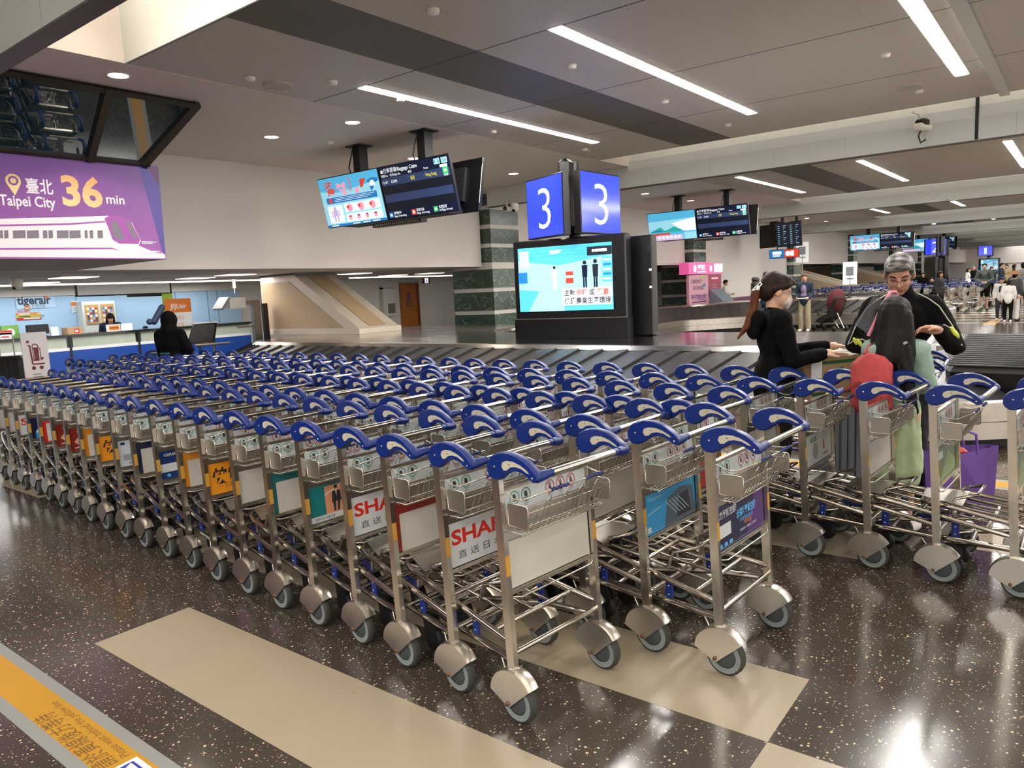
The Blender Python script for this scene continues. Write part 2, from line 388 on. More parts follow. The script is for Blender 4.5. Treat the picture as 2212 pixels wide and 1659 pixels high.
# ---- pillars
t = NT('green_marble', c='33443a', r=.22); n1 = t.noise(5, 8, None, .65); n2 = t.noise(1.8, 5)
dv = t.math('ABSOLUTE', t.math('SUBTRACT', t.noise(2.2, 6, t.scalev((1, 1, 2))), .5)); vein = t.math('LESS_THAN', dv, .006)
t.l(t.mix(t.math('MULTIPLY', vein, .6), t.mix(n1, srgb('1c2a22'), srgb('4a5f50')), srgb('a7b9aa')), t.b.inputs['Base Color']); MARB = t.M
PSTR = mat('pillar_white_band', 'cdc9c2', .5)
for k in range(7):
    yb = 14.42+k*PER; m = MB()
    m.box((-12.5, yb, 0), (-11.72, yb+1.1, CEIL), PSTR)
    z = 2.34
    while z < 4.0: m.box((-12.52, yb-.02, z), (-11.70, yb+1.12, min(z+.36, 4.0)), MARB); z += .46
    m.box((-13.0, yb-.02, 0), (-11.70, yb+1.12, 2.24), PSTR)
    z = 2.17
    while z > .2: m.box((-13.02, yb-.04, z-.46), (-11.68, yb+1.14, z), MARB); z -= .56
    struct('wall_pillar', m, 'green marble pillar with white bands')
# ---- control room box with slanted window and banner
m = MB(); XB = -9.35
m.box((-12.0, -6, ZB), (XB, 4.9, 3.4), plaster('banner_box_paint', 'bdb3aa'))
hull = [(XB, -6, 3.4), (XB, 4.75, 3.4), (-8.73, 5.2, CEIL), (-8.73, -6, CEIL), (-12, -6, 3.4), (-12, 4.75, 3.4), (-12, 5.2, CEIL), (-12, -6, CEIL)]
DKF = mat('dark_window_frame', '241c17', .4)
m.add(hull, [(1, 5, 6, 2), (0, 4, 5, 1), (0, 3, 7, 4)], DKF)
struct('wall_control', m, 'white box of the control room above the counters')
fr = MB(); gl = MB()
def wp(y, s, off=0):  # point on the slanted pane, s 0..1 from sill to ceiling
    d = Vector((.62, 0, .7)).normalized(); nrm = Vector((.7, 0, -.62)).normalized()
    return Vector((XB+.62*s, y, 3.4+.7*s))+nrm*off
t = NT('dark_mirror_glass', c='0a2230', r=.02, m=0); t.b.inputs['Specular IOR Level'].default_value = 1.0; t.b.inputs['IOR'].default_value = 1.75; t.b.inputs['Base Color'].default_value = (.006, .02, .03, 1); GLASS = t.M
gl.quad(wp(-6, .0, .02), wp(4.75, .0, .02), wp(5.2, 1, .02), wp(-6, 1, .02), GLASS)
def barp(a, b, w, m, mb, d=.06):
    a, b = Vector(a), Vector(b); t_ = (b-a).normalized(); n_ = Vector((.7, 0, -.62)).normalized(); s_ = t_.cross(n_)*w/2
    mb.add([a-s_, a+s_, b+s_, b-s_, a-s_+n_*d, a+s_+n_*d, b+s_+n_*d, b-s_+n_*d], [(0, 1, 2, 3), (7, 6, 5, 4), (0, 4, 5, 1), (1, 5, 6, 2), (2, 6, 7, 3), (3, 7, 4, 0)], m)
barp(wp(-6, .97), wp(5.2, .97), .06, DKF, fr); barp(wp(-6, .03), wp(4.8, .03), .03, DKF, fr)
barp(wp(4.72, .0), wp(5.17, 1), .1, DKF, fr)
for y in (4.12, 2.3, .5, -1.3): barp(wp(y-.02, 0), wp(y, 1), .08, DKF, fr, .07)
win = obj('window_1', fr); win['kind'] = 'structure'; win['label'] = 'slanted dark window of the control room'; win['category'] = 'window'
obj('window_pane', gl, win)
# banner
PUR = NT('purple_banner_print', c='7c3f97', r=.35)
sp = PUR.n('ShaderNodeSeparateXYZ'); PUR.l(PUR.tc.outputs['Object'], sp.inputs[0])
gz = PUR.ramp(sp.outputs[2], 2.24, 3.4); vv = PUR.n('ShaderNodeTexVoronoi'); vv.inputs['Scale'].default_value = 9; PUR.l(PUR.tc.outputs['Object'], vv.inputs['Vector'])
dots = PUR.math('MULTIPLY', PUR.math('LESS_THAN', vv.outputs['Distance'], .16), .25)
PUR.l(PUR.mix(dots, PUR.mix(gz, srgb('9c4fa6'), srgb('5f2f86')), srgb('4a2370')), PUR.b.inputs['Base Color']); PUR = PUR.M
Wp = mat('banner_white', 'ece6ee', .4); Mg = mat('banner_magenta', 'a04aa8', .4); DV = mat('banner_violet', '4b3a93', .4); GRW = mat('banner_grey_window', '77707f', .4)
GOLD = NT('banner_gold', c='d9962e', r=.35); sp = GOLD.n('ShaderNodeSeparateXYZ'); GOLD.l(GOLD.tc.outputs['Object'], sp.inputs[0])
GOLD.l(GOLD.mix(GOLD.ramp(GOLD.math('ADD', sp.outputs[2], GOLD.math('MULTIPLY', sp.outputs[1], .3)), 3.9, 4.6), srgb('f2d9a0'), srgb('c9761a')), GOLD.b.inputs['Base Color']); GOLD = GOLD.M
def by(px, py): p = pxx(px, py, XB+.03); return p.y, p.z
A = Art(); A.rect(-6, 2.24, 4.9, 3.4, PUR)
A.poly([by(300, 357), by(343, 361), by(359, 559), by(354, 553)], DV); A.poly([by(318, 360), by(343, 361), by(345, 400)], mat('banner_plum', '5b2560', .4))
def bt(s, px, py, px2, h, m, bold=0):
    y, z = by(px, py); y2, z2 = by(px2, py); A.text(s, y, z, h, m, w=y2-y, bold=bold)
A.text('36', by(137, 441)[0], by(137, 441)[1], .33, GOLD, w=by(224, 440)[0]-by(137, 441)[0], bold=.035)
bt('臺北', 58, 414, 116, .13, Wp, .012); bt('Taipei City', 0, 442, 121, .115, Wp, .02); bt('min', 231, 439, 270, .11, Wp, .015)
cy_, cz_ = by(29, 390); A.disc(cy_, cz_, .075, GOLD); A.poly([(cy_-.07, cz_-.03), (cy_, cz_-.16), (cy_+.07, cz_-.03)], GOLD); A.disc(cy_, cz_, .05, PUR); A.disc(cy_, cz_, .03, GOLD)
# train
L = lambda pts: [by(*p) for p in pts]
A.poly(L([(-300, 480), (215, 467), (235, 466), (262, 468), (285, 480), (305, 520), (300, 530), (330, 543), (357, 549), (358, 558), (-300, 552)]), Wp)
A.poly(L([(-300, 491), (150, 482), (228, 477), (228, 480), (150, 486), (-300, 495)]), Mg); A.poly(L([(-300, 537), (150, 535), (240, 535), (262, 541), (240, 538), (150, 539), (-300, 541)]), Mg)
A.poly(L([(226, 472), (236, 466), (262, 467), (283, 478), (303, 517), (300, 527), (258, 526), (244, 518), (236, 496)]), Mg)
A.poly(L([(238, 482), (252, 476), (270, 515), (262, 519), (248, 514)]), GRW); A.poly(L([(270, 477), (282, 481), (298, 514), (290, 517)]), GRW)
for a0, a1 in ((28, 55), (58, 84), (123, 148), (150, 174), (0, 6), (9, 18), (93, 102), (105, 114), (183, 189), (194, 201), (211, 222), (-60, -35), (-30, -5)): A.poly(L([(a0, 498), (a1, 497), (a1+1, 514), (a0+1, 515)]), GRW)
for z, x in ((521, 338), (524, 330), (541, 345), (545, 352)): A.poly(L([(306, z), (x, z+1), (x, z+3), (306, z+2)]), Wp)
bn = obj('banner', A.to((XB+.02, 0, 0), (0, 1, 0), (0, 0, 1), MB().box((XB, -6, 2.24), (XB+.02, 4.9, 3.4), PUR)))
tag(bn, 'large purple banner with a white train and the time to the city', 'banner')
# ---- low-area lights: line light and square panels
LPAN = mat('soffit_panel_light', 'fff6ea', .5, e=1.2)
m = MB(); 
for k in range(46): m.box((-17.35, -2+k*.33, ZB-.05), (-17.2, -2+k*.33+.29, ZB-.005), LPAN)
s = empty('ceiling_light', (0, 0, 0), 0, 'long slotted strip light under the low soffit before the blue wall', 'ceiling light')
m2 = MB(); m2.box((-17.38, -2.1, ZB-.02), (-17.17, 13.3, ZB), mat('lamp_housing', 'd8d8d4', .5)); obj('housing', m2, s); obj('diffuser', m, s)
s = empty('ceiling_light', (0, 0, 0), 0, 'long strip light under the low soffit before the brown door', 'ceiling light')
m = MB(); m.box((-17.35, 14.6, ZB-.05), (-17.2, 21.5, ZB-.005), LPAN); m2 = MB(); m2.box((-17.38, 14.5, ZB-.02), (-17.17, 21.6, ZB), MATS['lamp_housing']); obj('housing', m2, s); obj('diffuser', m, s)
for k, (x, y) in enumerate([(-16.4, 5.95), (-14.1, 5.7), (-15.5, 8.75), (-14.03, 8.8), (-14.5, 12.4), (-16.2, 15.3), (-15.2, 15.8), (-16.4, 3.0), (-14.1, 2.6), (-14.5, 20.5), (-16.3, 20)]):
    m = MB(); m.box((x-.32, y-.32, ZB-.02), (x+.32, y+.32, ZB), MATS['lamp_housing']); d = MB(); d.box((x-.3, y-.3, ZB-.03), (x+.3, y+.3, ZB-.02), LPAN)
    s = empty('ceiling_light', (0, 0, 0), 0, 'square flush soffit light, ' + ['second row above the left counters', 'front row above the left counters', 'second row above the orange banner stand', 'front row above the orange banner stand', 'right of the beige chute top', 'above the white cabinet', 'left of the marble pillar', 'behind the banner box', 'under the banner box', 'behind the marble pillar, front', 'behind the marble pillar, rear'][k], 'ceiling light', 'square soffit lights')
    obj('frame', m, s); obj('diffuser', d, s)
area('soffit_glow', (-15.5, 6, ZB-.06), 1.2, 9, 85, (1, .95, .9)); area('soffit_glow', (-15.8, 16, ZB-.06), 1.2, 6, 30, (1, .93, .85))
area('counter_wash', (-19.1, 5.5, ZB-.04), .3, 12, 60, (.93, .97, 1))
# ---- trough lights
TUBEM = mat('fluorescent_tube', 'fffdf8', .5, e=9); HOUS = mat('trough_reflector', 'f0eee8', .3)
XN = {-6.87: 'left', -4.12: 'middle', -1.4: 'right', 1.3: 'far right', 4.0: 'farthest right'}; BN = ['behind the camera', 'in the nearest ceiling bay', 'in the second ceiling bay', 'in the third ceiling bay', 'in the fourth ceiling bay']
HMB = MB(); HMB.box((-.09, 0, -.006), (.09, 5.3, 0), HOUS)
TMB = MB()
for k in range(4): TMB.box((-.07, k*1.33+.02, -.011), (.07, k*1.33+1.29, -.006), TUBEM)
SMB = MB()
SMB.add([(x, k*.102+d, -.0145) for k in range(52) for x, d in ((-.086, 0), (.086, 0), (.086, .006), (-.086, .006))], [(4*k, 4*k+1, 4*k+2, 4*k+3) for k in range(52)]+[(4*k+2, 4*k+1, 4*k+5, 4*k+6) for k in range(0)]+[(4*k+3, 4*k+4, 4*k+4, 4*k+3) for k in range(0)], mat('louvre_blade', 'dadad6', .3))
hm_, tm_, sm_ = HMB.mesh('housing'), TMB.mesh('tubes'), SMB.mesh('louvre')
for b, y0 in enumerate(BAYS[:5]):
    for lx in LX:
        if b > 2 and lx > 0: continue
        s = empty('ceiling_light', (lx, y0+2.28, CEIL), 0, 'long recessed tube light, the %s one %s' % (XN[lx], BN[b]), 'ceiling light', 'trough lights')
        obj('housing', hm_, s); obj('diffuser', tm_, s); obj('louvre', sm_, s)
# ---- downlights, detectors, speakers
DLW = mat('downlight_glow', 'fff3df', .5, e=12); RIMW = mat('downlight_rim', 'e6e2da', .4)
dl1 = MB().lathe([(.0, -.004), (.1, -.004)], DLW, 18); dl2 = MB().lathe([(.1, -.004), (.125, -.012), (.13, 0)], RIMW, 18); ma, mb_ = dl1.mesh('lens'), dl2.mesh('rim')
DP = [(-8.25, 4.02)]+[(-9.85, 7+3.0*i) for i in range(14)]+[(-8.35, 7.3)]
for k, (x, y) in enumerate(DP):
    o = empty('downlight', (x, y, CEIL), 0, 'round recessed downlight ' + ('above the dark slanted window' if k == 0 else 'on the white ceiling, %s of the row along the wall' % ['first', 'second', 'third', 'fourth', 'fifth', 'sixth', 'seventh', 'eighth', 'ninth', 'tenth', 'eleventh', 'twelfth', 'thirteenth', 'fourteenth'][k-1] if k < 15 else 'on the white ceiling beside the screen pole'), 'downlight', 'downlights')
    obj('lens', ma, o); obj('rim', mb_, o)
    if k < 7: 
        l = bpy.data.lights.new('downlight_bulb', 'SPOT'); l.energy = 28; l.spot_size = 1.9; l.shadow_soft_size = .08; l.color = (1, .87, .7); q = bpy.data.objects.new('downlight_bulb', l); COL.objects.link(q); q.location = (x, y, CEIL-.03)
det = MB().lathe([(0, -.035), (.05, -.035), (.055, -.012), (.055, 0)], RIMW, 14).mesh('d'); spk = MB().lathe([(0, -.012), (.13, -.012), (.16, -.018), (.17, 0)], mat('speaker_grille', 'b9b2aa', .6), 20).mesh('s')
DET = [(-7.4, 5.05, 0, 'at the left end of the left tube light'), (-6.92, 5.8, 2, 'close to the start of the left tube light'), (-7.45, 5.44, 1, 'at the left of the left tube light'), (-6.97, 6.91, 0, 'just under the left tube light'), (-4.67, 7.33, 0, 'under the middle tube light, nearest the dark strip'), (-4.68, 9.66, 0, 'halfway along the middle tube light'), (-1.94, 9.66, 0, 'alone left of the right tube light'), (-2.02, 11.59, 1, 'near the end of the right tube light'), (-1.96, 11.94, 0, 'beside the speaker near the right tube light'), (-4.67, 11.89, 0, 'below the end of the middle tube light'), (-4.62, 5.05, 0, 'at the top, above the dark strip'), (-9.6, 7.9, 0, 'on the white ceiling left of the screen poles'), (-7.5, 12.0, 1, 'near the end of the left tube light'), (-7.3, 11.8, 0, 'touching the end of the left tube light'), (-7.4, 9.3, 0, 'below the middle of the left tube light')]
for x, y, k, wh in DET:
    o = obj(['smoke_detector', 'ceiling_speaker', 'smoke_detector'][k], [det, spk, det][k], None, (x, y, CEIL))
    tag(o, ['small round white detector ', 'round flat speaker grille ', 'dome smoke detector '][k]+wh, 'detector' if k != 1 else 'speaker', 'ceiling detectors' if k != 1 else 'ceiling speakers')
# ================================================================== CAROUSELS
STEELT = steel('island_top_steel', 'b3aeaa', .13, (2, 2, 2), .05); STEELR = steel('carousel_rim_steel', 'c4c0ba', .22, (2, 2, 2), .05); STEELS = steel('carousel_side_steel', 'b2aa9f', .33, (1, 1, 20), .08)
SLAT = steel('grey_belt_plate', '3d3b3a', .36, (6, 6, 6), .12, m=.45, dirt=.2); SLATK = steel('black_belt_plate', '2b2b2c', .35, (6, 6, 6), .1, m=.2)
def rounded(poly, rads, n=9):
    out = []; N = len(poly)
    for i, (p, r) in enumerate(zip(poly, rads)):
        p = Vector((*p, 0)); a = Vector((*poly[i-1], 0)); b = Vector((*poly[(i+1) % N], 0))
        if r == 0: out.append(p); continue
        u = (a-p).normalized(); v_ = (b-p).normalized(); ang = u.angle(v_); d = r/math.tan(ang/2); c = p+(u+v_).normalized()*(r/math.sin(ang/2))
        s0 = p+u*d-c; s1 = p+v_*d-c; th = s0.angle(s1); k = max(2, int(n*th/1.5)+1)
        for j in range(k+1): q = s0.slerp(s1, j/k, s0) if 0 else (s0*math.sin((1-j/k)*th)+s1*math.sin(j/k*th))/math.sin(th); out.append(c+q)
    return out
def densify(pts, step):
    out = []
    for i, p in enumerate(pts):
        q = pts[(i+1) % len(pts)]; L = (q-p).length; k = max(1, int(round(L/step)))
        for j in range(k): out.append(p.lerp(q, j/k))
    return out
def carousel(name, poly, rads, label, black=None, plate=.36):
    """poly: inner edge of the belt, counter-clockwise"""
    pts = densify(rounded(poly, rads), plate); N = len(pts)
    nrm = []
    for i in range(N):
        t_ = (pts[(i+1) % N]-pts[i-1]).normalized(); nrm.append(Vector((t_.y, -t_.x, 0)))
    e = empty(name, (0, 0, 0), 0, label, 'baggage carousel')
    def ring(off, z): return [(p+n*off)+Vector((0, 0, z)) for p, n in zip(pts, nrm)]
    top = MB(); r0 = ring(0, .81); r1 = ring(-.17, .868)
    top.add(r1, [tuple(range(N))], STEELT); obj('island_top', top, e)
    rim = MB(); rb = ring(0, .79); rm = ring(-.08, .862)
    rim.add(r0+rm, [(i, (i+1) % N, N+(i+1) % N, N+i) for i in range(N)], STEELR, True)
    rim.add(rm+r1, [(i, (i+1) % N, N+(i+1) % N, N+i) for i in range(N)], STEELR, True); obj('rim', rim, e)
    belt = MB()
    for i in range(N):
        j = (i+1) % N; mid = pts[i]; gap = .012
        mt = SLATK if black and black(mid) else SLAT
        sk = .42
        def pp(q, s, dz): 
            base = pts[q]+nrm[q]*(.02+.95*s); tdir = (pts[(q+1) % N]-pts[q-1]).normalized(); return base-tdir*sk*(1-s)*0+tdir*sk*s*-1+Vector((0, 0, .80-.38*s+dz))
        rows = 4; a_ = [pp(i, s/rows, .0) for s in range(rows+1)]; b_ = [pp(j, s/rows, .03)-(pts[j]-pts[i])*.06 for s in range(rows+1)]
        belt.add(a_+b_, [(s, s+1, rows+2+s, rows+1+s) for s in range(rows)], mt)
        c_ = [v_+Vector((0, 0, -.04)) for v_ in b_]; belt.add(b_+c_, [(s, rows+1+s, rows+2+s, s+1) for s in range(rows)], BLACK); d_ = [pp(i, s/rows, -.008) for s in range(rows+1)]; e2_ = [pp(j, s/rows, -.008) for s in range(rows+1)]; belt.add(d_+e2_, [(s, s+1, rows+2+s, rows+1+s) for s in range(rows)], BLACK)
    obj('belt', belt, e)
    side = MB(); o1 = ring(.93, .44); o2 = ring(1.0, .46); o3 = ring(1.03, .44); o4 = ring(1.03, .27); o5 = ring(1.03, .264); o6 = ring(1.03, .11)
    for a_, b_ in ((o1, o2), (o2, o3), (o3, o4)): side.add(b_+a_, [(i, (i+1) % N, N+(i+1) % N, N+i) for i in range(N)], STEELS, True)
    o45 = ring(1.02, .267); side.add(o6+o5, [(i, (i+1) % N, N+(i+1) % N, N+i) for i in range(N)], STEELS, True); side.add(o5+o4, [(i, (i+1) % N, N+(i+1) % N, N+i) for i in range(N)], BLACK)
    obj('side_panel', side, e)
    base = MB(); q1 = ring(.85, .0); q2 = ring(.85, .42); base.add(q1+q2, [(i, (i+1) % N, N+(i+1) % N, N+i) for i in range(N)], BLACK); obj('plinth', base, e)
    return e
P1 = [(-13.6, 8.3), (-.8, 8.3), (-.8, 10.75), (-9.2, 10.75), (-9.2, 13.3), (-13.6, 13.3)]
carousel('baggage_carousel', P1, [1.0, 1.2, 1.2, 1.2, .9, .6], 'nearest baggage carousel with sloped grey metal belt and polished steel island', black=lambda p: p.x > -2.2)
P2 = [(-13.2, 17.6), (-10.8, 17.6), (-10.8, 21.6), (-8.2, 24.9), (-4.2, 24.9), (-4.2, 27.1), (-8.8, 27.1), (-13.2, 20.6)]
carousel('baggage_carousel', P2, [.6, .9, 2.2, 2.2, 1.05, 1.05, 1.2, .8], 'second baggage carousel curving behind the black display column')
# ================================================================== CHUTES
CHW = plaster('chute_white_frame', 'd8cdbb', .4); CHB = plaster('chute_beige_panel', 'c9b08c', .25); CHS = plaster('chute_side_panel', 'bfa88a', .2)
def chute(x0, x1, y0, y1, zt, label, xt, zb=.87):
    """x0 left end, x1 low end, xt where the slope reaches zt"""
    e = empty('baggage_chute', (0, 0, 0), 0, label, 'baggage chute')
    m = MB(); m.prism([(x0, zb+.11), (x1, zb+.11), (xt, zt), (x0, zt)], y0+.012, y1-.012, CHW, 'y'); m.box((x0, y0-.03, zb), (x1+.04, y1+.03, zb+.11), CHW); obj('body', m, e)
    L = math.hypot(x1-xt, zt-zb-.11); ux, uz = (xt-x1)/L, (zt-zb-.11)/L
    s = MB(); s.prism([(x0+.05, zb+.14), (x1-.5, zb+.14), (xt-.2, zt-.14), (x0+.05, zt-.14)], y0-.005, y0+.015, CHS, 'y'); obj('side_panel', s, e)
    s = MB(); W = y1-y0
    def q(a, y, h): return (x1+ux*a-uz*h*-1, y, zb+.11+uz*a+(-ux)*h)
    s.add([q(.08, y0+W*.3, .01), q(.08, y1-W*.26, .01), q(L-.05, y1-W*.26, .01), q(L-.05, y0+W*.3, .01)], [(0, 1, 2, 3)], CHB); obj('slope_panel', s, e)
    s = MB(); s.box((x0, y0-.01, zt), (xt+.06, y1+.01, zt+.04), BLKG); obj('top_gap', s, e)
    return e
F1 = pz(760, 722, .87); R1 = pz(868, 713, .87)
zt = 2.2; T1 = pyy(640, 592, F1.y)
chute(-15.4, -12.02, 10.28, 11.42, 2.2, 'beige and white baggage chute sloping onto the nearest carousel', -14.1)
c0, c1_, c2_ = pyy(1437, 655, 22.0), pyy(1380, 560, 22.0), pyy(1437, 655, 22.0)
chute(-15.4, -11.6, 20.6, 21.8, 2.2, 'beige baggage chute half hidden behind the black display column', -13.9)
chute(-16, -9.2, 40.0, 42.0, 2.2, 'large beige chute above the standing woman in the distance', -13.2, .8)
chute(-16, -8.9, 52.5, 54.5, 2.2, 'large beige chute in the far distance behind the paper notice', -12.9, .8)
# ================================================================== BAGGAGE SCREENS
def em(name, c, e=1.0): return mat('screen_'+name, c, .3, e=e*.34)
E_SKY = em('sky', '4fb0dc', .95); E_PALE = em('pale', '94d2e6', .95); E_WH = em('white', 'f4fbff', 1.0); E_BLU = em('blue', '1f73b8', .9); E_NAV = em('navy', '0b1430', .8); E_RED = em('red', 'd9402e', .9); E_PNK = em('pink', 'ee9db4', .9)
E_ROW = em('row', '2b3a5c', .8); E_ROW2 = em('dark_row', '10141f', .8); E_YEL = em('yellow', 'e8d640', .95); E_GRN = em('green', '2fae5c', .95); E_LIL = em('lilac', 'c3b4d8', .9); E_TEAL = em('teal', '2aa7a0', .9); E_SIGN = mat('screen_sign_blue', '2a3ad8', .12, e=.42); E_DK = em('dark', '1a1f2c', .8)
def board_art(A, u, v, w, h, near=True):
    k = w/1.47
    A.rect(u, v, u+w, v+h, E_NAV)
    for i, c in enumerate((E_ROW, E_ROW2, E_ROW, E_ROW2)): A.rect(u+.01, v+h*(.64-.16*i), u+w-.01, v+h*(.79-.16*i), c)
    A.text('行李提領/Baggage Claim', u+.06*w, v+h*.885, h*.07, E_WH, w=.5*w)
    A.rect(u+.02*w, v+h*.885, u+.05*w, v+h*.94, E_WH)
    A.rect(u+.8*w, v+h*.87, u+.88*w, v+h*.97, E_PALE); A.rect(u+.9*w, v+h*.87, u+.98*w, v+h*.97, E_PALE); A.text('13', u+.84*w, v+h*.89, h*.06, E_NAV, w=.06*w, al='C'); A.text('30', u+.94*w, v+h*.89, h*.06, E_NAV, w=.06*w, al='C')
    A.text('時間Time', u+.02*w, v+h*.81, h*.04, E_WH, w=.1*w); A.text('班次Flight No.', u+.15*w, v+h*.81, h*.04, E_WH, w=.16*w); A.text('來自', u+.42*w, v+h*.81, h*.04, E_WH, w=.05*w); A.text('From', u+.65*w, v+h*.82, h*.04, E_WH, w=.06*w)
    A.rect(u+.87*w, v+h*.8, u+.97*w, v+h*.85, E_WH); A.text('Page2', u+.92*w, v+h*.81, h*.03, E_NAV, w=.08*w, al='C')
    A.text('11:47', u+.02*w, v+h*.68, h*.055, E_WH, w=.08*w); A.text('CX450', u+.15*w, v+h*.68, h*.055, E_WH, w=.09*w); A.text('香港', u+.44*w, v+h*.68, h*.06, E_YEL, w=.06*w); A.text('Hong Kong', u+.66*w, v+h*.69, h*.06, E_YEL, w=.15*w)
    A.rect(u+.9*w, v+h*.68, u+.97*w, v+h*.8, E_GRN); A.rect(u+.915*w, v+h*.72, u+.955*w, v+h*.76, E_WH); A.text('全部', u+.935*w, v+h*.645, h*.03, E_WH, w=.06*w, al='C')
    for x, c, t1, t2 in ((.02, E_BLU, '卸載中', 'Bags Unloading'), (.36, E_RED, '即將到達', 'Bags Arriving'), (.68, E_GRN, '全部送達', 'All Bags Arrived')):
        A.rect(u+x*w, v+h*.03, u+(x+.06)*w, v+h*.13, c); A.rect(u+(x+.015)*w, v+h*.055, u+(x+.045)*w, v+h*.1, E_WH); A.text(t1, u+(x+.075)*w, v+h*.085, h*.045, E_WH, w=.11*w); A.text(t2, u+(x+.075)*w, v+h*.03, h*.04, E_WH, w=.18*w)
def notice_art(A, u, v, w, h):
    A.rect(u, v, u+w, v+h, E_SKY); A.rect(u, v+h*.05, u+w, v+h*.6, E_PALE)
    A.poly([(u, v+h*.75), (u+w*.3, v+h*.68), (u+w, v+h*.8), (u+w, v+h*.6), (u, v+h*.6)], E_PALE)
    A.text('注', u+.09*w, v+h*.79, h*.12, E_RED, w=.14*w, bold=.03); A.text('意', u+.12*w, v+h*.65, h*.12, E_RED, w=.14*w, bold=.03); A.text('M', u+.3*w, v+h*.76, h*.11, E_PNK, w=.15*w, bold=.02); A.text('痘', u+.32*w, v+h*.63, h*.11, E_PNK, w=.15*w, bold=.02)
    for i, c in enumerate('保護這樣'): A.text(c, u+.5*w, v+h*(.9-.075*i), h*.05, E_RED, w=.05*w)
    A.poly([(u+.7*w, v+h*.87), (u+.8*w, v+h*.87), (u+.73*w, v+h*.71), (u+.69*w, v+h*.71)], E_RED); A.disc(u+.63*w, v+h*.67, .035*w, E_PNK)
    A.poly([(u+.8*w, v+h*.8), (u+.88*w, v+h*.86), (u+.98*w, v+h*.84), (u+.99*w, v+h*.78), (u+.9*w, v+h*.74)], E_BLU); A.disc(u+.89*w, v+h*.74, .04*w, E_WH); A.poly([(u+.84*w, v+h*.7), (u+.92*w, v+h*.7), (u+.86*w, v+h*.6)], E_BLU)
    A.rect(u+.08*w, v+h*.48, u+.93*w, v+h*.6, E_BLU); A.disc(u+.15*w, v+h*.54, .03*w, E_RED)
    for i in range(3): A.rect(u+.22*w, v+h*(.57-.03*i), u+(.9-.06*i)*w, v+h*(.577-.03*i), E_WH)
    A.rect(u+.07*w, v+h*.08, u+.32*w, v+h*.43, E_WH); A.disc(u+.19*w, v+h*.37, .025*w, E_LIL); A.rect(u+.15*w, v+h*.22, u+.23*w, v+h*.34, E_LIL); A.rect(u+.15*w, v+h*.1, u+.18*w, v+h*.22, E_LIL); A.rect(u+.2*w, v+h*.1, u+.23*w, v+h*.22, E_LIL)
    A.rect(u+.12*w, v+h*.2, u+.14*w, v+h*.34, E_LIL); A.rect(u+.24*w, v+h*.2, u+.26*w, v+h*.34, E_LIL)
    A.rect(u+.36*w, v+h*.27, u+.95*w, v+h*.44, E_WH); A.rect(u+.36*w, v+h*.07, u+.95*w, v+h*.23, E_WH)
    for i in range(3): A.disc(u+(.45+.19*i)*w, v+h*.35, .045*w, E_PNK); A.disc(u+(.42+.19*i)*w, v+h*.37, .02*w, E_RED)
    for i in range(4): A.disc(u+(.43+.14*i)*w, v+h*.15, .03*w, E_PNK); A.rect(u+(.41+.14*i)*w, v+h*.17, u+(.45+.14*i)*w, v+h*.19, E_DK)
    A.rect(u, v, u+w, v+h*.05, E_BLU)
    for x in (.08, .45, .62, .78): A.rect(u+x*w, v+h*.015, u+(x+.12)*w, v+h*.035, E_WH)
def travel_art(A, u, v, w, h):
    A.rect(u, v, u+w, v+h, E_SKY); A.poly([(u, v+.3*h), (u+w, v+.3*h), (u+w, v+.75*h), (u, v+.7*h)], E_PALE)
    A.poly([(u, v+.3*h), (u+.25*w, v+.5*h), (u+.35*w, v+.35*h), (u+.55*w, v+.48*h), (u+.75*w, v+.3*h)], E_TEAL)
    A.poly([(u+.5*w, v+.6*h), (u+w, v+.75*h), (u+w, v+.3*h), (u+.75*w, v+.3*h)], E_WH)
    A.rect(u+.05*w, v+.33*h, u+.28*w, v+.37*h, E_BLU); A.rect(u, v+.2*h, u+.45*w, v+.27*h, E_RED); A.rect(u, v, u+.72*w, v+.2*h, E_LIL)
    for i in range(8): A.rect(u+(.02+.085*i)*w, v+.08*h, u+(.07+.085*i)*w, v+.15*h, E_WH)
    A.rect(u+.75*w, v, u+w, v+.25*h, E_PALE)
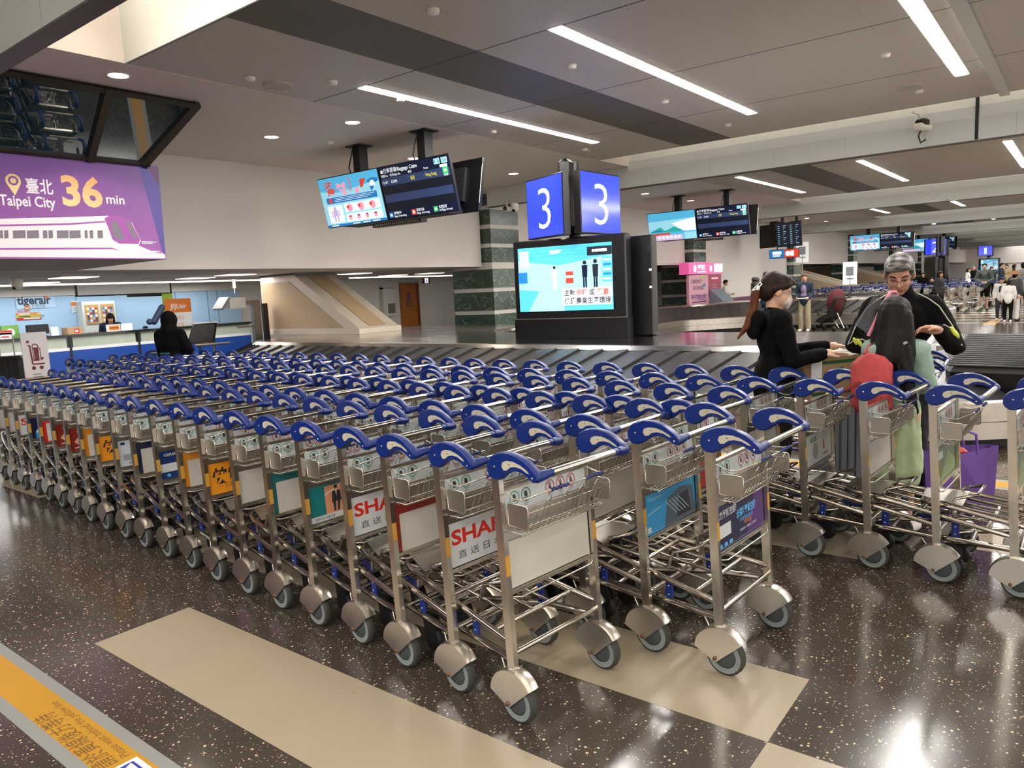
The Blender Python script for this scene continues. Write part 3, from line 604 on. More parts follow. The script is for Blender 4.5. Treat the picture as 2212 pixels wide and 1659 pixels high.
def screen_pair(x0, y, which, label, back=True, zc=3.25, span=3.05):
    e = empty('baggage_display', (x0, y, zc), 0, label, 'screen', 'hanging baggage screens')
    w = span/2-.015; h = .835; tilt = math.radians(12); M = Matrix.Rotation(tilt, 4, 'X')
    for k in range(2):
        cx = k*(w+.02)
        b = MB(); b.bbox((cx, 0, -h/2), (cx+w, .06, h/2), BLKG, .008); b.box((cx+.25, .06, -h*.3), (cx+w-.25, .12, h*.3), BLACK)
        c = obj('cabinet', b, e, M=M)
        A = Art(); (notice_art if (k == 0 and which == 0) else travel_art if k == 0 else board_art)(A, .014, -h/2+.014, w-.028, h-.028)
        s = obj('screen', A.to((cx, -.0015, 0), (1, 0, 0), (0, 0, 1)), c)
    if back:
        b = MB(); b.bbox((.1, -.03, -h/2), (span-.1, .03, h/2), BLKG, .008); b.box((.4, -.09, -.25), (span-.4, -.03, .28), BLACK); b.tube([(span-.1, -.035, -.3), (span-.1, -.035, .3)], .008, MATS['dull_plate_steel'], 6)
        obj('rear_cabinet', b, e, M=Matrix.Translation((.12, .62, .02)) @ Matrix.Rotation(-tilt, 4, 'X'))
    for k, px in enumerate((.92, 2.4)):
        b = MB(); b.box((px-.08, .02, .25), (px+.08, .2, CEIL-zc), BLACK); b.box((px-.17, -.05, CEIL-zc-.02), (px+.17, .25, CEIL-zc), BLACK); b.tube([(px-.06, -.03, .3), (px-.1, -.06, .5), (px-.05, 0, .8)], .012, BLACK, 6); obj('ceiling_pole', b, e)
    b = MB(); b.box((.3, .1, -.4), (span-.3, .5, -.34), BLACK); b.box((1.2, .02, -.5), (2.3, .16, -.44), BLKG)
    for k in range(22): b.box((1.24+k*.047, .015, -.485), (1.26+k*.047, .02, -.455), MATS['dull_plate_steel'])
    obj('bracket', b, e)
    return e
screen_pair(-10.5, 8.38, 0, 'hanging pair of baggage screens with a blue health notice, nearest the camera')
screen_pair(-10.46, 20.33, 1, 'hanging pair of baggage screens with a train picture, right of the numbered column')
screen_pair(-10.55, 44.4, 0, 'hanging pair of baggage screens, first beyond the information board')
screen_pair(-10.0, 56, 1, 'hanging pair of baggage screens, farthest away, half behind sign number two')
# information board cluster
e = empty('information_board', (-10.2, 31.5, 3.4), 0, 'dark flight information board hanging above a small blue and red sign', 'screen')
b = MB(); b.bbox((-.02, -.45, -.5), (1.0, -.38, .5), BLKG, .01); obj('cabinet', b, e, M=Matrix.Rotation(math.radians(10), 4, 'X'))
b = MB(); b.bbox((-1.0, -.2, -.55), (-.1, -.12, .4), BLACK, .01, M=Matrix.Rotation(math.radians(-30), 4, 'Z')); b.box((-.35, -.2, -.5), (-.05, .2, .5), BLACK); obj('rear_cabinet', b, e)
A = Art(); A.rect(0, 0, .98, .96, E_DK)
for c in range(2):
    for r in range(10): A.rect(.06+.49*c, .82-.08*r, .14+.49*c, .84-.08*r, E_PALE); A.rect(.28+.49*c, .82-.08*r, .4+.49*c-.05*(r % 3), .84-.08*r, E_PALE)
obj('screen', A.to((0, -.455, -.48), (1, 0, 0), (0, 0, 1)), e, M=Matrix.Rotation(math.radians(10), 4, 'X'))
b = MB(); b.tube([(.1, 0, .3), (.1, 0, .7)], .06, BLACK, 8); b.tube([(.7, -.1, .3), (.7, -.1, .7)], .06, BLACK, 8); obj('ceiling_pole', b, e)
e = empty('direction_sign', (-10.45, 30.9, 2.55), 0, 'small lit blue and red sign under the information board', 'sign')
b = MB(); b.bbox((0, 0, -.18), (1.2, .1, .18), BLKG, .01); b.box((.3, .03, .18), (.34, .06, .5), BLACK); b.box((.8, .03, .18), (.84, .06, .5), BLACK); obj('cabinet', b, e)
A = Art(); A.rect(.02, -.16, .62, .16, E_BLU); A.rect(.62, -.16, 1.18, .16, E_RED); A.rect(.14, -.02, .5, .1, E_WH); A.rect(.16, -.1, .45, -.05, E_WH); A.disc(.76, 0, .1, E_WH); A.rect(.86, -.1, 1.0, .1, E_WH); obj('face', A.to((0, -.002, 0), (1, 0, 0), (0, 0, 1)), e)
# ================================================================== NUMBERED DISPLAY COLUMN
def lit_panel(e, name, O, ang, w, h, art, th=.12, frame=.02):
    """panel whose lower left corner is O, facing the side -normal; ang = heading of its right direction"""
    U = Vector((math.cos(ang), math.sin(ang), 0)); Nn = Vector((math.sin(ang), -math.cos(ang), 0))
    M = Matrix(((U.x, -Nn.x, 0, O[0]), (U.y, -Nn.y, 0, O[1]), (0, 0, 1, O[2]), (0, 0, 0, 1)))
    b = MB(); b.bbox((0, 0, 0), (w, th, h), BLKG, .008, M=M); c = obj(name, b, e)
    A = Art(); art(A, frame, frame, w-2*frame, h-2*frame); obj('screen', A.to(Vector(O)+Nn*.002, U, (0, 0, 1)), c)
def digit_art(ch):
    def f(A, u, v, w, h):
        A.rect(u, v, u+w, v+h, E_SIGN); A.text(ch, u+w/2, v+h*.13, h*.74, E_WH, w=w*(.34 if ch != '1' else .18), al='C', bold=-.012)
    return f
def film_art(A, u, v, w, h):
    A.rect(u, v, u+w, v+h, E_PALE); A.poly([(u, v+h), (u+w, v+h), (u+w, v+.82*h), (u+.45*w, v+.7*h), (u, v+.8*h)], E_SKY)
    for i in range(7): A.line([(u+(.05+.15*i)*w, v+h), (u+(.2+.07*i)*w, v+.78*h)], .006, E_TEAL)
    for i in range(3): A.line([(u, v+(.96-.06*i)*h), (u+w, v+(.97-.05*i)*h)], .005, E_TEAL)
    A.poly([(u+.35*w, v+.93*h), (u+.48*w, v+.94*h), (u+.46*w, v+.89*h), (u+.36*w, v+.88*h)], E_WH); A.rect(u+.02*w, v+.7*h, u+.12*w, v+.95*h, E_WH)
    A.poly([(u, v), (u+w, v), (u+w, v+.2*h), (u, v+.35*h)], E_SKY); A.poly([(u+.1*w, v), (u+.5*w, v), (u+.45*w, v+.5*h), (u+.3*w, v+.5*h)], E_PALE)
    A.rect(u+.75*w, v+.82*h, u+w, v+.95*h, E_DK); A.rect(u+.8*w, v+.87*h, u+.95*w, v+.91*h, E_WH); A.rect(u+.9*w, v+.42*h, u+w, v+.8*h, E_SKY)
    for i in range(5): A.rect(u+.91*w, v+(.45+.07*i)*h, u+.99*w, v+(.48+.07*i)*h, E_BLU if i % 2 else E_WH)
    for x, c, s in ((.72, E_NAV, 1), (.83, E_DK, 1.05), (.4, E_LIL, .75)):
        A.disc(u+x*w, v+(.52+.2*s)*h, .02*w*s, E_DK, 10); A.poly([(u+(x-.03)*w, v+.52*h+.16*s*h), (u+(x+.03)*w, v+.52*h+.16*s*h), (u+(x+.025)*w, v+.5*h), (u+(x-.025)*w, v+.5*h)], c); A.rect(u+(x-.02)*w, v+.33*h, u+(x-.003)*w, v+.5*h, c); A.rect(u+(x+.003)*w, v+.33*h, u+(x+.02)*w, v+.5*h, c)
    A.rect(u+.52*w, v+.42*h, u+.6*w, v+.6*h, E_RED); A.rect(u+.52*w, v+.5*h, u+.6*w, v+.54*h, E_WH); A.rect(u+.0*w, v+.45*h, u+.1*w, v+.62*h, E_BLU)
    A.rect(u+.48*w, v+.08*h, u+.99*w, v+.34*h, E_WH)
    A.text('主動', u+.5*w, v+.235*h, .075*h, E_DK, w=.11*w, bold=.02); A.text('申報', u+.63*w, v+.235*h, .075*h, E_RED, w=.11*w, bold=.02); A.text('或', u+.76*w, v+.235*h, .075*h, E_DK, w=.055*w, bold=.02); A.text('棄置', u+.84*w, v+.235*h, .075*h, E_RED, w=.12*w, bold=.02)
    A.text('保護農業生產環境', u+.5*w, v+.11*h, .075*h, E_DK, w=.48*w, bold=.02)
def number_column(C, ch, label, panels, a0=.13):
    e = empty('display_column', C, a0, label, 'display column', 'numbered display columns')
    W = 1.86
    b = MB(); b.bbox((-W/2, 0, 0), (W/2, .22, 1.5), BLKG, .02); b.box((-W/2-.01, -.015, .0), (W/2+.01, .2, .3), BLKG); b.box((-W/2, -.018, .30), (W/2, 0, .31), MATS['dull_plate_steel']); obj('cabinet', b, e)
    A = Art(); film_art(A, .0, .0, 1.56, .97); obj('screen', A.to((-W/2+.09, -.003, .42), (1, 0, 0), (0, 0, 1)), e)
    b = MB(); b.bbox((-W/2+.3, .4, 0), (W/2+.25, .62, 1.47), BLKG, .02); b.box((-W/2+.2, .2, .1), (W/2-.2, .42, 1.35), BLACK)
    for z in (.7, .95): b.box((W/2+.2, .395, z), (W/2+.235, .402, z+.03), MATS['screen_white'])
    b.box((W/2+.18, .38, 1.2), (W/2+.24, .4, 1.32), BLACK); obj('rear_cabinet', b, e)
    b = MB(); b.tube([(.0, .3, 1.4), (0, .3, 2.62)], .09, BLKG, 12); b.bbox((-.09, -.06, 1.62), (.09, .2, 2.64), BLKG, .05); b.box((-.3, .1, 1.54), (.25, .16, 1.57), BLKG); obj('post', b, e)
    Ri = Matrix.Rotation(-a0, 3, 'Z'); C_ = Vector(C)
    for OW, an, w_ in panels:
        OL = Ri @ (Vector(OW)-C_); lit_panel(e, 'number_panel', OL, an-a0, w_, .9, digit_art(ch))
    return e
def P_at(px, py, D): return pd(px, py, D)
B0 = (pz(1118, 732, .87)+pz(1355, 730, .87))/2; rd = math.radians
number_column((B0.x, B0.y, .87), '3', 'tall black display column with blue number three signs on the nearest carousel', [(P_at(1141, 519, 11.6), rd(-21), .98), (P_at(1256, 503, 10.75), rd(88), 1.1)])
C2 = pz(2032, 613, .87); C2 = pd(2036, 600, 42.5); number_column((C2.x, C2.y, .87), '2', 'black display column with blue number two sign, behind the man', [(P_at(1998, 551, 43), rd(38), 1.2), (P_at(2050, 551, 43), rd(100), 1.2)], a0=rd(38+78))
C1 = pd(2138, 590, 69.0); number_column((C1.x, C1.y, .87), '1', 'farthest display column with blue number one sign', [(P_at(2113, 553, 68), rd(34), 1.25), (P_at(2146, 552, 68), rd(100), 1.25)], a0=rd(36))
# cctv cameras
def cctv(loc, rz, label, dome=False):
    e = empty('security_camera', loc, rz, label, 'security camera')
    b = MB()
    if dome: b.lathe([(0, -.2), (.06, -.19), (.085, -.14), (.09, -.08), (.09, 0)], RIMW, 14); obj('housing', b, e); b = MB(); b.sphere((0, -.03, -.15), (.06, .06, .05), BLKG); obj('lens', b, e)
    else: b.bbox((-.08, -.2, -.05), (.08, .16, .06), RIMW, .03); b.tube([(0, .05, .05), (0, .1, .2), (0, .3, .22)], .02, RIMW, 6); obj('housing', b, e); b = MB(); b.sphere((0, -.2, 0), (.05, .03, .05), BLKG); obj('lens', b, e)
    return e
p = pyy(1094, 452, 14.2); cctv(p, .5, 'white security camera on the pale beam beside the marble pillar')
p = pyy(1112, 449, 14.2); cctv((p.x, p.y, p.z+.1), 0, 'dome security camera on the beam left of the number three sign', True)
p = pyy(1993, 290, 14.25); e = cctv((p.x, p.y-.05, p.z+.1), 2.8, 'black and white security camera with hanging cable on the cross beam'); b = MB(); b.bbox((-.08, -.1, .0), (.08, .1, .14), BLACK, .03); b.tube([(0, 0, 0), (.06, 0, -.12), (0.02, 0, -.24), (-.06, 0, -.2)], .012, BLACK, 6); obj('cable', b, e)
p = pz(22, 612, 2.2); cctv((p.x+1.2, p.y-.3, 2.24), 0, 'black dome camera under the soffit at the left edge', True)
# ================================================================== AIRLINE COUNTERS AND THE LOW AREA
CBL = mat('counter_blue', '17469c', .4); CGL = NT('counter_frosted_glass', c='a9b3a2', r=.25); CGL.l(CGL.mix(CGL.noise(1.6, 2), srgb('8f9a8e'), srgb('b4beac')), CGL.b.inputs['Base Color']); CGL = CGL.M
CTOP = mat('counter_black_top', '17181a', .15); CW = mat('counter_white_strip', 'd7dce2', .4)
XC = -16.5
ys = [3.5, 5.05, 6.45, 7.85, 9.25, 10.65]
for k in range(5):
    e = empty('service_counter', (XC, ys[k], 0), 0, ['leftmost blue counter unit with a laptop stand behind', 'blue counter unit behind the white trolley notice', 'blue counter unit under the cardboard box', 'blue counter unit in front of the dark-haired clerk', 'rightmost blue counter unit behind the person in black'][k], 'counter', 'airline counter units')
    L_ = ys[k+1]-ys[k]; b = MB(); b.box((-.5, .02, 0), (0, L_-.02, .83), CBL); obj('lower_panel', b, e)
    b = MB(); b.box((-.5, .02, .83), (.005, L_-.02, .89), CW); obj('trim', b, e)
    b = MB(); b.box((-.5, .06, .89), (-.01, L_-.06, 1.1), CGL); obj('glass_front', b, e)
    b = MB(); b.box((-.55, 0, 1.12), (.04, L_, 1.16), CTOP); obj('worktop', b, e)
    b = MB(); b.box((-.02, -.02, 0), (.02, .02, 1.14), DKF); b.box((-.02, .02, 1.1), (.0, L_-.02, 1.12), mat('counter_frame_grey', '8d8f8b', .4)); obj('frame', b, e)
XW = -19.93
def wy(px, py, x=XW): p = pxx(px, py, x); return p.y, p.z
def wtext(A, s, px0, py, px1, h, m, bold=0): a_, b_ = wy(px0, py); c_, d_ = wy(px1, py); A.text(s, a_, b_, h, m, w=c_-a_, bold=bold)
INKN = mat('sign_navy_ink', '24364a', .5); ORNG = mat('sign_orange', 'e07a25', .45); REDS = mat('sign_red', 'c6282c', .45); GRNS = mat('sign_lime', 'a9c73a', .45); WS = mat('sign_white', 'e9ebec', .5); GREYI = mat('sign_grey_ink', '6a7078', .5)
A = Art(); a0, b0 = wy(36, 668); a1, b1 = wy(118, 640); A.rect(a0, b0, a1, b1, mat('sign_pale_blue', 'b8d2ea', .5))
wtext(A, 'tigerair', 37, 658, 111, .2, INKN, .03); c0_, d0_ = wy(59, 667); A.ring(c0_, d0_+.02, .07, .03, ORNG); c0_, d0_ = wy(100, 642); A.disc(c0_, d0_, .035, ORNG); wtext(A, '台灣虎航', 69, 665, 99, .09, GREYI)
o = obj('wall_sign', A.to((XW, 0, 0), (0, 1, 0), (0, 0, 1))); tag(o, 'dark lettered airline name on the pale blue wall', 'sign')
A = Art(); y0_, z0_ = wy(36, 692); y1_, z1_ = wy(88, 674); h = z1_-z0_
A.rect(y0_, z0_+h*.66, y1_, z1_, ORNG); A.rect(y0_, z0_+h*.33, y1_, z0_+h*.66, GRNS); A.rect(y0_, z0_, y1_, z0_+h*.33, REDS)
for i, (s, a_) in enumerate((('jinair', .1), ('T GATE', .1), ('peach', .25))): pass
A.rect(y0_+.06, z0_+h*.76, y0_+.3, z0_+h*.9, WS); A.rect(y0_+.45, z0_+h*.78, y0_+.58, z0_+h*.9, WS); A.rect(y0_+.05, z0_+h*.42, y0_+.3, z0_+h*.55, INKN); A.rect(y0_+.35, z0_+h*.44, y0_+.6, z0_+h*.52, GREYI); A.rect(y0_+.15, z0_+h*.1, y0_+.5, z0_+h*.24, WS); A.text('JEJUair', y0_+.03, z1_+.02, .05, REDS, w=.26)
o = obj('wall_sign', A.to((XW, 0, 0), (0, 1, 0), (0, 0, 1), MB().box((XW-.01, y0_, z0_), (XW, y1_, z1_), WS))); tag(o, 'small striped orange, green and red airline sign under the large lettering', 'sign')
# poster cabinet with two doors
y0_, z0_ = wy(170, 714); y1_, z1_ = wy(233, 650); e = empty('poster_cabinet', (XW, y0_, 0), 0, 'pale cabinet with two poster covered sliding doors on the blue wall', 'cabinet'); Wd = y1_-y0_
CABP = mat('cabinet_cream', 'c8cdc6', .5); b = MB(); b.box((0, 0, 0), (.35, Wd, z1_), CABP); obj('body', b, e)
pal = [mat('poster_'+c, c, .5) for c in ('5a7ea8', 'd6dde0', 'a83c34', '3a4f6a', 'c98a4a', '8fb0c4', '6a4038', 'e0d6b8')]
for k in range(2):
    b = MB(); u0 = .06+k*(Wd/2-.02); b.box((.35, u0, z0_+.15), (.37, u0+Wd/2-.08, z1_-.08), mat('cabinet_door_wood', 'b98a50', .5)); d = obj('door', b, e)
    A = Art(); ww = Wd/2-.14; hh = z1_-z0_-.35
    for i in range(4):
        for j in range(6): A.rect(u0+.03+i*ww/4, z0_+.2+j*hh/6, u0+.03+(i+.92)*ww/4, z0_+.2+(j+.93)*hh/6, pal[(i*3+j*5+k*2+(i*j) % 3) % 8], lay=1); A.disc(u0+.03+(i+.45)*ww/4, z0_+.2+(j+.5)*hh/6, .035, pal[(i+j*3+k) % 8], 8, lay=2)
    obj('poster_sheet', A.to((.371, 0, 0), (0, 1, 0), (0, 0, 1)), d)
A = Art(); y0_, z0_ = wy(156, 676); y1_, z1_ = wy(170, 650); A.rect(y0_, z0_, y1_, z1_, WS); A.rect(y0_, z1_-.12, y1_, z1_-.02, ORNG)
for i in range(3): A.rect(y0_+.02, z1_-.18-.05*i, y1_-.04, z1_-.165-.05*i, GREYI)
o = obj('wall_notice', A.to((XW, 0, 0), (0, 1, 0), (0, 0, 1), MB().box((XW-.01, y0_, z0_), (XW, y1_, z1_), WS))); tag(o, 'white notice with orange heading left of the poster cabinet', 'notice')
# white projection screen box under soffit
e = empty('valance_panel', (-18.3, 0, 0), 0, 'white hanging panel with black frame over the counters', 'panel'); ya, za = pxx(164, 636, -18.3).yz; yb_, zb_ = pxx(371, 634, -18.3).yz
b = MB(); b.box((-.04, ya+.03, 1.98), (.0, yb_-.03, 2.22), WS); obj('face', b, e); b = MB(); b.box((-.05, ya, 1.95), (.01, yb_, 1.98), BLACK); b.box((-.05, ya, 1.95), (.01, ya+.035, 2.24), BLACK); b.box((-.05, yb_-.035, 1.95), (.01, yb_, 2.24), BLACK); b.box((-.04, yb_-1.1, 1.9), (.0, yb_-.1, 1.95), BLACK); obj('frame', b, e)
# objects on the counters
def cb(name, px0, px1, py0, py1, m, label, cat, depth=.22, x=XC-.25, lean=0, art=None, z0=1.16):
    a_ = pxx(px0, py0, x); b_ = pxx(px1, py1, x); w_ = b_.y-a_.y; h_ = max(.04, b_.z-z0)
    e_ = MB(); e_.box((-depth/2, 0, 0), (depth/2, w_, h_), m) if not lean else e_.prism([(depth/2, 0), (depth/2-.03, h_), (depth/2-.06, h_), (-depth/2, 0)], 0, w_, m, 'y')
    if art: A_ = Art(); art(A_, w_, h_); e_ = A_.to((depth/2+(0.0 if not lean else .0), 0, 0), (0, 1, 0), (-.03*bool(lean)/max(h_, .05)*1, 0, 1), e_)
    o_ = obj(name, e_, None, (x, a_.y, z0)); return tag(o_, label, cat)
CARD = mat('cardboard', 'a98a66', .7)
cb('cardboard_box', 140, 171, 719, 706, CARD, 'small cardboard box standing on the counter with an orange label', 'box', .3, art=lambda A, w, h: (A.rect(w*.45, h*.1, w*.78, h*.8, REDS), A.rect(w*.5, h*.3, w*.7, h*.6, WS)))
cb('desk_sign', 231, 259, 716, 700, WS, 'white framed desk sign with an orange middle on the counter', 'sign', .06, art=lambda A, w, h: (A.rect(w*.12, h*.12, w*.88, h*.85, ORNG), A.rect(w*.2, h*.4, w*.8, h*.55, INKN)))
cb('desk_sign', 259, 284, 712, 698, WS, 'blank white desk panel right of the orange desk sign', 'sign', .06)
cb('desk_sign', 110, 124, 723, 706, WS, 'white card stand on the counter left of the cardboard box', 'sign', .1, lean=1)
cb('desk_sign', 0, 24, 728, 713, WS, 'pink and white printed desk sign at the left edge', 'sign', .08, art=lambda A, w, h: (A.rect(0, h*.75, w, h, REDS), A.rect(w*.1, h*.5, w*.8, h*.62, E_PNK), A.rect(w*.05, h*.12, w*.7, h*.3, REDS)))
cb('picture_box', 3, 37, 728, 702, mat('picture_green', '69a04a', .5), 'green picture box standing behind the pink desk sign', 'box', .12, x=XC-.4, art=lambda A, w, h: (A.disc(w*.5, h*.45, h*.3, WS),))
e = empty('monitor', (XC-.2, pxx(90, 715, XC).y, 1.16), .2, 'black desk monitor behind the white trolley notice', 'monitor'); b = MB(); b.bbox((-.03, -.22, .05), (.03, .22, .24), BLKG, .01); obj('screen', b, e); b = MB(); b.box((-.1, -.12, 0), (.1, .12, .02), BLACK); b.box((-.04, -.03, 0), (-.02, .03, .2), BLACK); obj('stand', b, e)
# roll-up banner with orange head
def rollup(px0, px1, py0, py1, x, label):
    a_ = pxx(px0, py0, x); b_ = pxx(px1, py1, x); w_ = b_.y-a_.y; H_ = b_.z
    e_ = empty('roll_up_banner', (x, a_.y, 0), 0, label, 'banner'); b_ = MB(); b_.box((-.06, 0, 0), (.1, w_, .08), MATS['dull_plate_steel']); b_.tube([(-.02, w_/2, .05), (-.02, w_/2, H_)], .012, S_WIRE, 6); obj('base', b_, e_)
    A_ = Art(); A_.rect(0, 0, w_, H_, WS); A_.rect(0, H_-.34, w_, H_, ORNG); A_.text('JEJUair', w_/2, H_-.24, .12, WS, w=w_*.62, al='C', bold=.02, shear=.15)
    for i, s_ in enumerate(('제주항공', '수하물', '안내 카운터')): A_.text(s_, w_/2, H_-.52-.17*i, .09, ORNG, w=w_*(.4, .3, .55)[i], al='C')
    for i in range(5): A_.rect(w_*.2, H_-1.0-.1*i, w_*(.8-.08*(i % 2)), H_-.97-.1*i, ORNG)
    m_ = MB(); m_.box((-.005, 0, .08), (0, w_, H_), WS); obj('sheet', A_.to((.001, 0, 0), (0, 1, 0), (0, 0, 1), m_), e_); return e_
rollup(362, 411, 720, 644, -17.9, 'white roll-up banner with orange head behind the person in black')
b = MB(); a_ = pxx(358, 720, -18.1); c_ = pxx(372, 640, -18.1); b.box((0, 0, 0), (.01, c_.y-a_.y, 1.95), GRNS); o = obj('roll_up_banner', b, None, (-18.1, a_.y, 0)); tag(o, 'lime green edge of a second banner behind the orange headed one', 'banner')
# inspection frame with beacon
e = empty('inspection_station', (0, 0, 0), 0, 'steel frame with tilted display and red beacon at the carousel end', 'machine'); X = -15.0
def fy(px, py, x=X): q = pxx(px, py, x); return q
gs = steel('grey_frame_steel', '8b867f', .4)
b = MB(); q0 = fy(556, 715); q1 = fy(552, 648); q2 = fy(500, 652)
b.box((X-.06, q0.y-.09, .0), (X+.06, q0.y+.09, q1.z), gs); b.box((X-.05, q2.y, q1.z-.1), (X+.05, q0.y+.09, q1.z), gs); b.box((X-.04, q0.y+.18, .0), (X+.04, q0.y+.3, 1.6), DKF); b.box((X-.03, q2.y+.1, 1.08), (X+.03, q0.y, 1.12), gs); obj('frame', b, e)
b = MB(); d0 = fy(478, 656); b.bbox((-.2, -.16, -.03), (.2, .16, .03), mat('display_grey', '77797c', .4), .01, M=Matrix.Translation(d0) @ Matrix.Rotation(.9, 4, 'X')); b.box((X-.08, d0.y+.15, d0.z-.12), (X+.08, d0.y+.55, d0.z+.12), RIMW); obj('display', b, e)
b = MB(); q = fy(508, 640); b.tube([(X, q.y, 1.85), (X, q.y, 2.0)], .012, RIMW, 6); b.tube([(X, q.y, 1.97), (X, q.y, 2.16)], .03, mat('beacon_glow', 'ff8a6a', .4, e=3), 10); obj('beacon', b, e)
e = empty('inspection_tray', (0, 0, 0), 0, 'tilted steel tray frame left of the inspection frame', 'machine'); b = MB(); q = [pxx(405, 742, X), pxx(462, 740, X), pxx(468, 697, X), pxx(418, 700, X)]
b.tube(q, .03, gs, 6, close=True); b.add([p_+Vector((-.02, 0, 0)) for p_ in q], [(0, 1, 2, 3)], SLAT); b.tube([q[0]+Vector((.2, .05, -.05)), q[1]+Vector((.3, .2, -.02))], .03, gs, 6); obj('tray', b, e)
b = MB(); b.tube([q[0], (X, q[0].y, .0)], .03, gs, 6); b.tube([q[1], (X, q[1].y, .0)], .03, gs, 6); obj('leg', b, e)
# trolley notice board
e = empty('notice_stand', (-9.4, 0, 0), 0, 'white standing notice with a red luggage trolley drawing at left', 'notice board'); XS = -11.0
a_ = pxx(52, 790, XS); c_ = pxx(99, 716, XS); w_ = c_.y-a_.y; zt_ = c_.z; e.location = (XS, a_.y, 0)
NB = mat('notice_white', 'd8d2d4', .4); b = MB(); b.box((-.02, 0, .3), (0, w_, zt_), NB); b.box((-.12, .02, 0), (.12, w_-.02, .04), NB); b.box((-.05, .1, 0), (-.02, w_-.1, .4), NB); obj('board', b, e)
MAR = mat('notice_maroon', '6a2028', .5); A = Art(); k = w_
A.line([(.22*k, zt_-.17), (.3*k, zt_-.17), (.34*k, zt_-.42), (.8*k, zt_-.42)], .02, MAR); A.rect(.38*k, zt_-.38, .62*k, zt_-.2, MAR); A.rect(.66*k, zt_-.38, .69*k, zt_-.2, MAR); A.rect(.41*k, zt_-.36, .43*k, zt_-.22, NB); A.ring(.5*k, zt_-.19, .04, .012, MAR); A.disc(.36*k, zt_-.47, .025, MAR); A.disc(.66*k, zt_-.47, .025, MAR); A.disc(.24*k, zt_-.12, .018, MAR); A.disc(.72*k, zt_-.35, .018, MAR)
for i in range(6): A.rect(.3*k, zt_-.56-.035*i, (.62+.06*(i % 3))*k, zt_-.55-.035*i, GREYI)
A.rect(.35*k, zt_-.8, .75*k, zt_-.79, MAR); obj('print', A.to((.001, 0, 0), (0, 1, 0), (0, 0, 1)), e)
# suitcase behind the notice
def suitcase(loc, rz, w, d, h, m, label, handle=.35):
    e_ = empty('suitcase', loc, rz, label, 'suitcase'); b_ = MB(); b_.bbox((-w/2, -d/2, .05), (w/2, d/2, h), m, .04)
    for i in range(6): b_.box((-w/2+.05+i*(w-.1)/5-.006, -d/2-.004, .1), (-w/2+.05+i*(w-.1)/5+.006, -d/2, h-.06), BLKG)
    obj('shell', b_, e_)
    if handle: b_ = MB(); b_.tube([(-.1, d/2-.05, h-.02), (-.1, d/2-.05, h+handle), (.1, d/2-.05, h+handle), (.1, d/2-.05, h-.02)], .01, S_WIRE, 6); b_.tube([(-.1, d/2-.05, h+handle), (.1, d/2-.05, h+handle)], .018, BLKG, 6); obj('handle', b_, e_)
    for sx_ in (-1, 1): b_ = MB(); b_.lathe([(0, -.015), (.035, -.015), (.035, .015), (0, .015)], BLKG, 10, M=Matrix.Translation((sx_*(w/2-.06), 0, .035)) @ Matrix.Rotation(math.pi/2, 4, 'X')); obj('wheel', b_, e_)
    return e_
p = pd(15, 800, 11.8); suitcase((p.x, p.y, 0), .9, .55, .3, .98, BLACK, 'black suitcase with a raised handle at the left edge')
# ---- behind: door, cabinet, sign
XD = -19.97; y0_, _ = wy(862, 613, XD); y1_, _ = wy(900, 613, XD)
def W2(px, py): return pxx(px, py, XD)
WOOD = NT('orange_wood', c='a8631f', r=.35); WOOD.l(WOOD.mix(WOOD.noise(1, 4, WOOD.scalev((3, 12, 1))), srgb('94521a'), srgb('b5702a')), WOOD.b.inputs['Base Color']); WOOD = WOOD.M
b = MB(); b.box((XD, y0_, 0), (XD+.05, y1_-.1, 2.04), WOOD); d = obj('door_1', b); d['kind'] = 'structure'; d['label'] = 'orange brown wooden door in the back wall'; d['category'] = 'door'
b = MB(); b.box((XD, y1_-.1, 0), (XD+.07, y1_+.03, 2.06), mat('door_frame_brown', '6e3c17', .5)); b.box((XD, y0_-.03, 2.04), (XD+.07, y1_+.03, 2.09), mat('door_frame_grey', 'a5a098', .5)); obj('door_frame', b, d)
A = Art(); yc = (y0_+y1_-.1)/2; A.poly([(yc-.06, 1.72), (yc+.08, 1.72), (yc+.16, 1.2), (yc-.16, 1.2)], mat('door_sign_purple', '4a3a6a', .5)); A.poly([(yc-.05, 1.45), (yc+.08, 1.45), (yc+.13, 1.23), (yc-.13, 1.23)], MATS['orange_wood']); A.ring(yc, 1.32, .06, .015, INKN); A.rect(yc-.01, 1.32, yc+.01, 1.43, INKN)
for i in range(5): A.rect(yc-.1, 1.48+.04*i, yc+.1, 1.49+.04*i, MATS['orange_wood'])
obj('door_sign', A.to((XD+.052, 0, 0), (0, 1, 0), (0, 0, 1)), d); b = MB(); b.sphere((XD+.09, y0_+.07, 1.0), .03, S_WIRE); obj('door_handle', b, d)
e = empty('wall_cabinet', (-19.98, wy(822, 617)[0], 0), 0, 'white wall cabinet with a grey grille left of the wooden door', 'cabinet'); b = MB(); b.box((0, 0, .9), (.15, .56, 2.0), mat('cabinet_white', 'd8d6d0', .4)); b.box((0, 0, 1.86), (.17, .56, 1.93), mat('cabinet_slot', 'b9b6b0', .4)); obj('body', b, e)
b = MB(); b.box((.15, .2, 1.0), (.16, .54, 1.35), MATS['dull_plate_steel']); obj('grille', b, e)
q = wy(918, 602); e = empty('hanging_sign', (-19.0, pxx(912, 605, -19).y, 2.0), 0, 'small hanging restroom sign with a white figure above the wooden door', 'sign'); b = MB(); b.box((0, 0, 0), (.03, .36, .2), mat('sign_maroon', '5a1f3a', .4)); obj('panel', b, e)
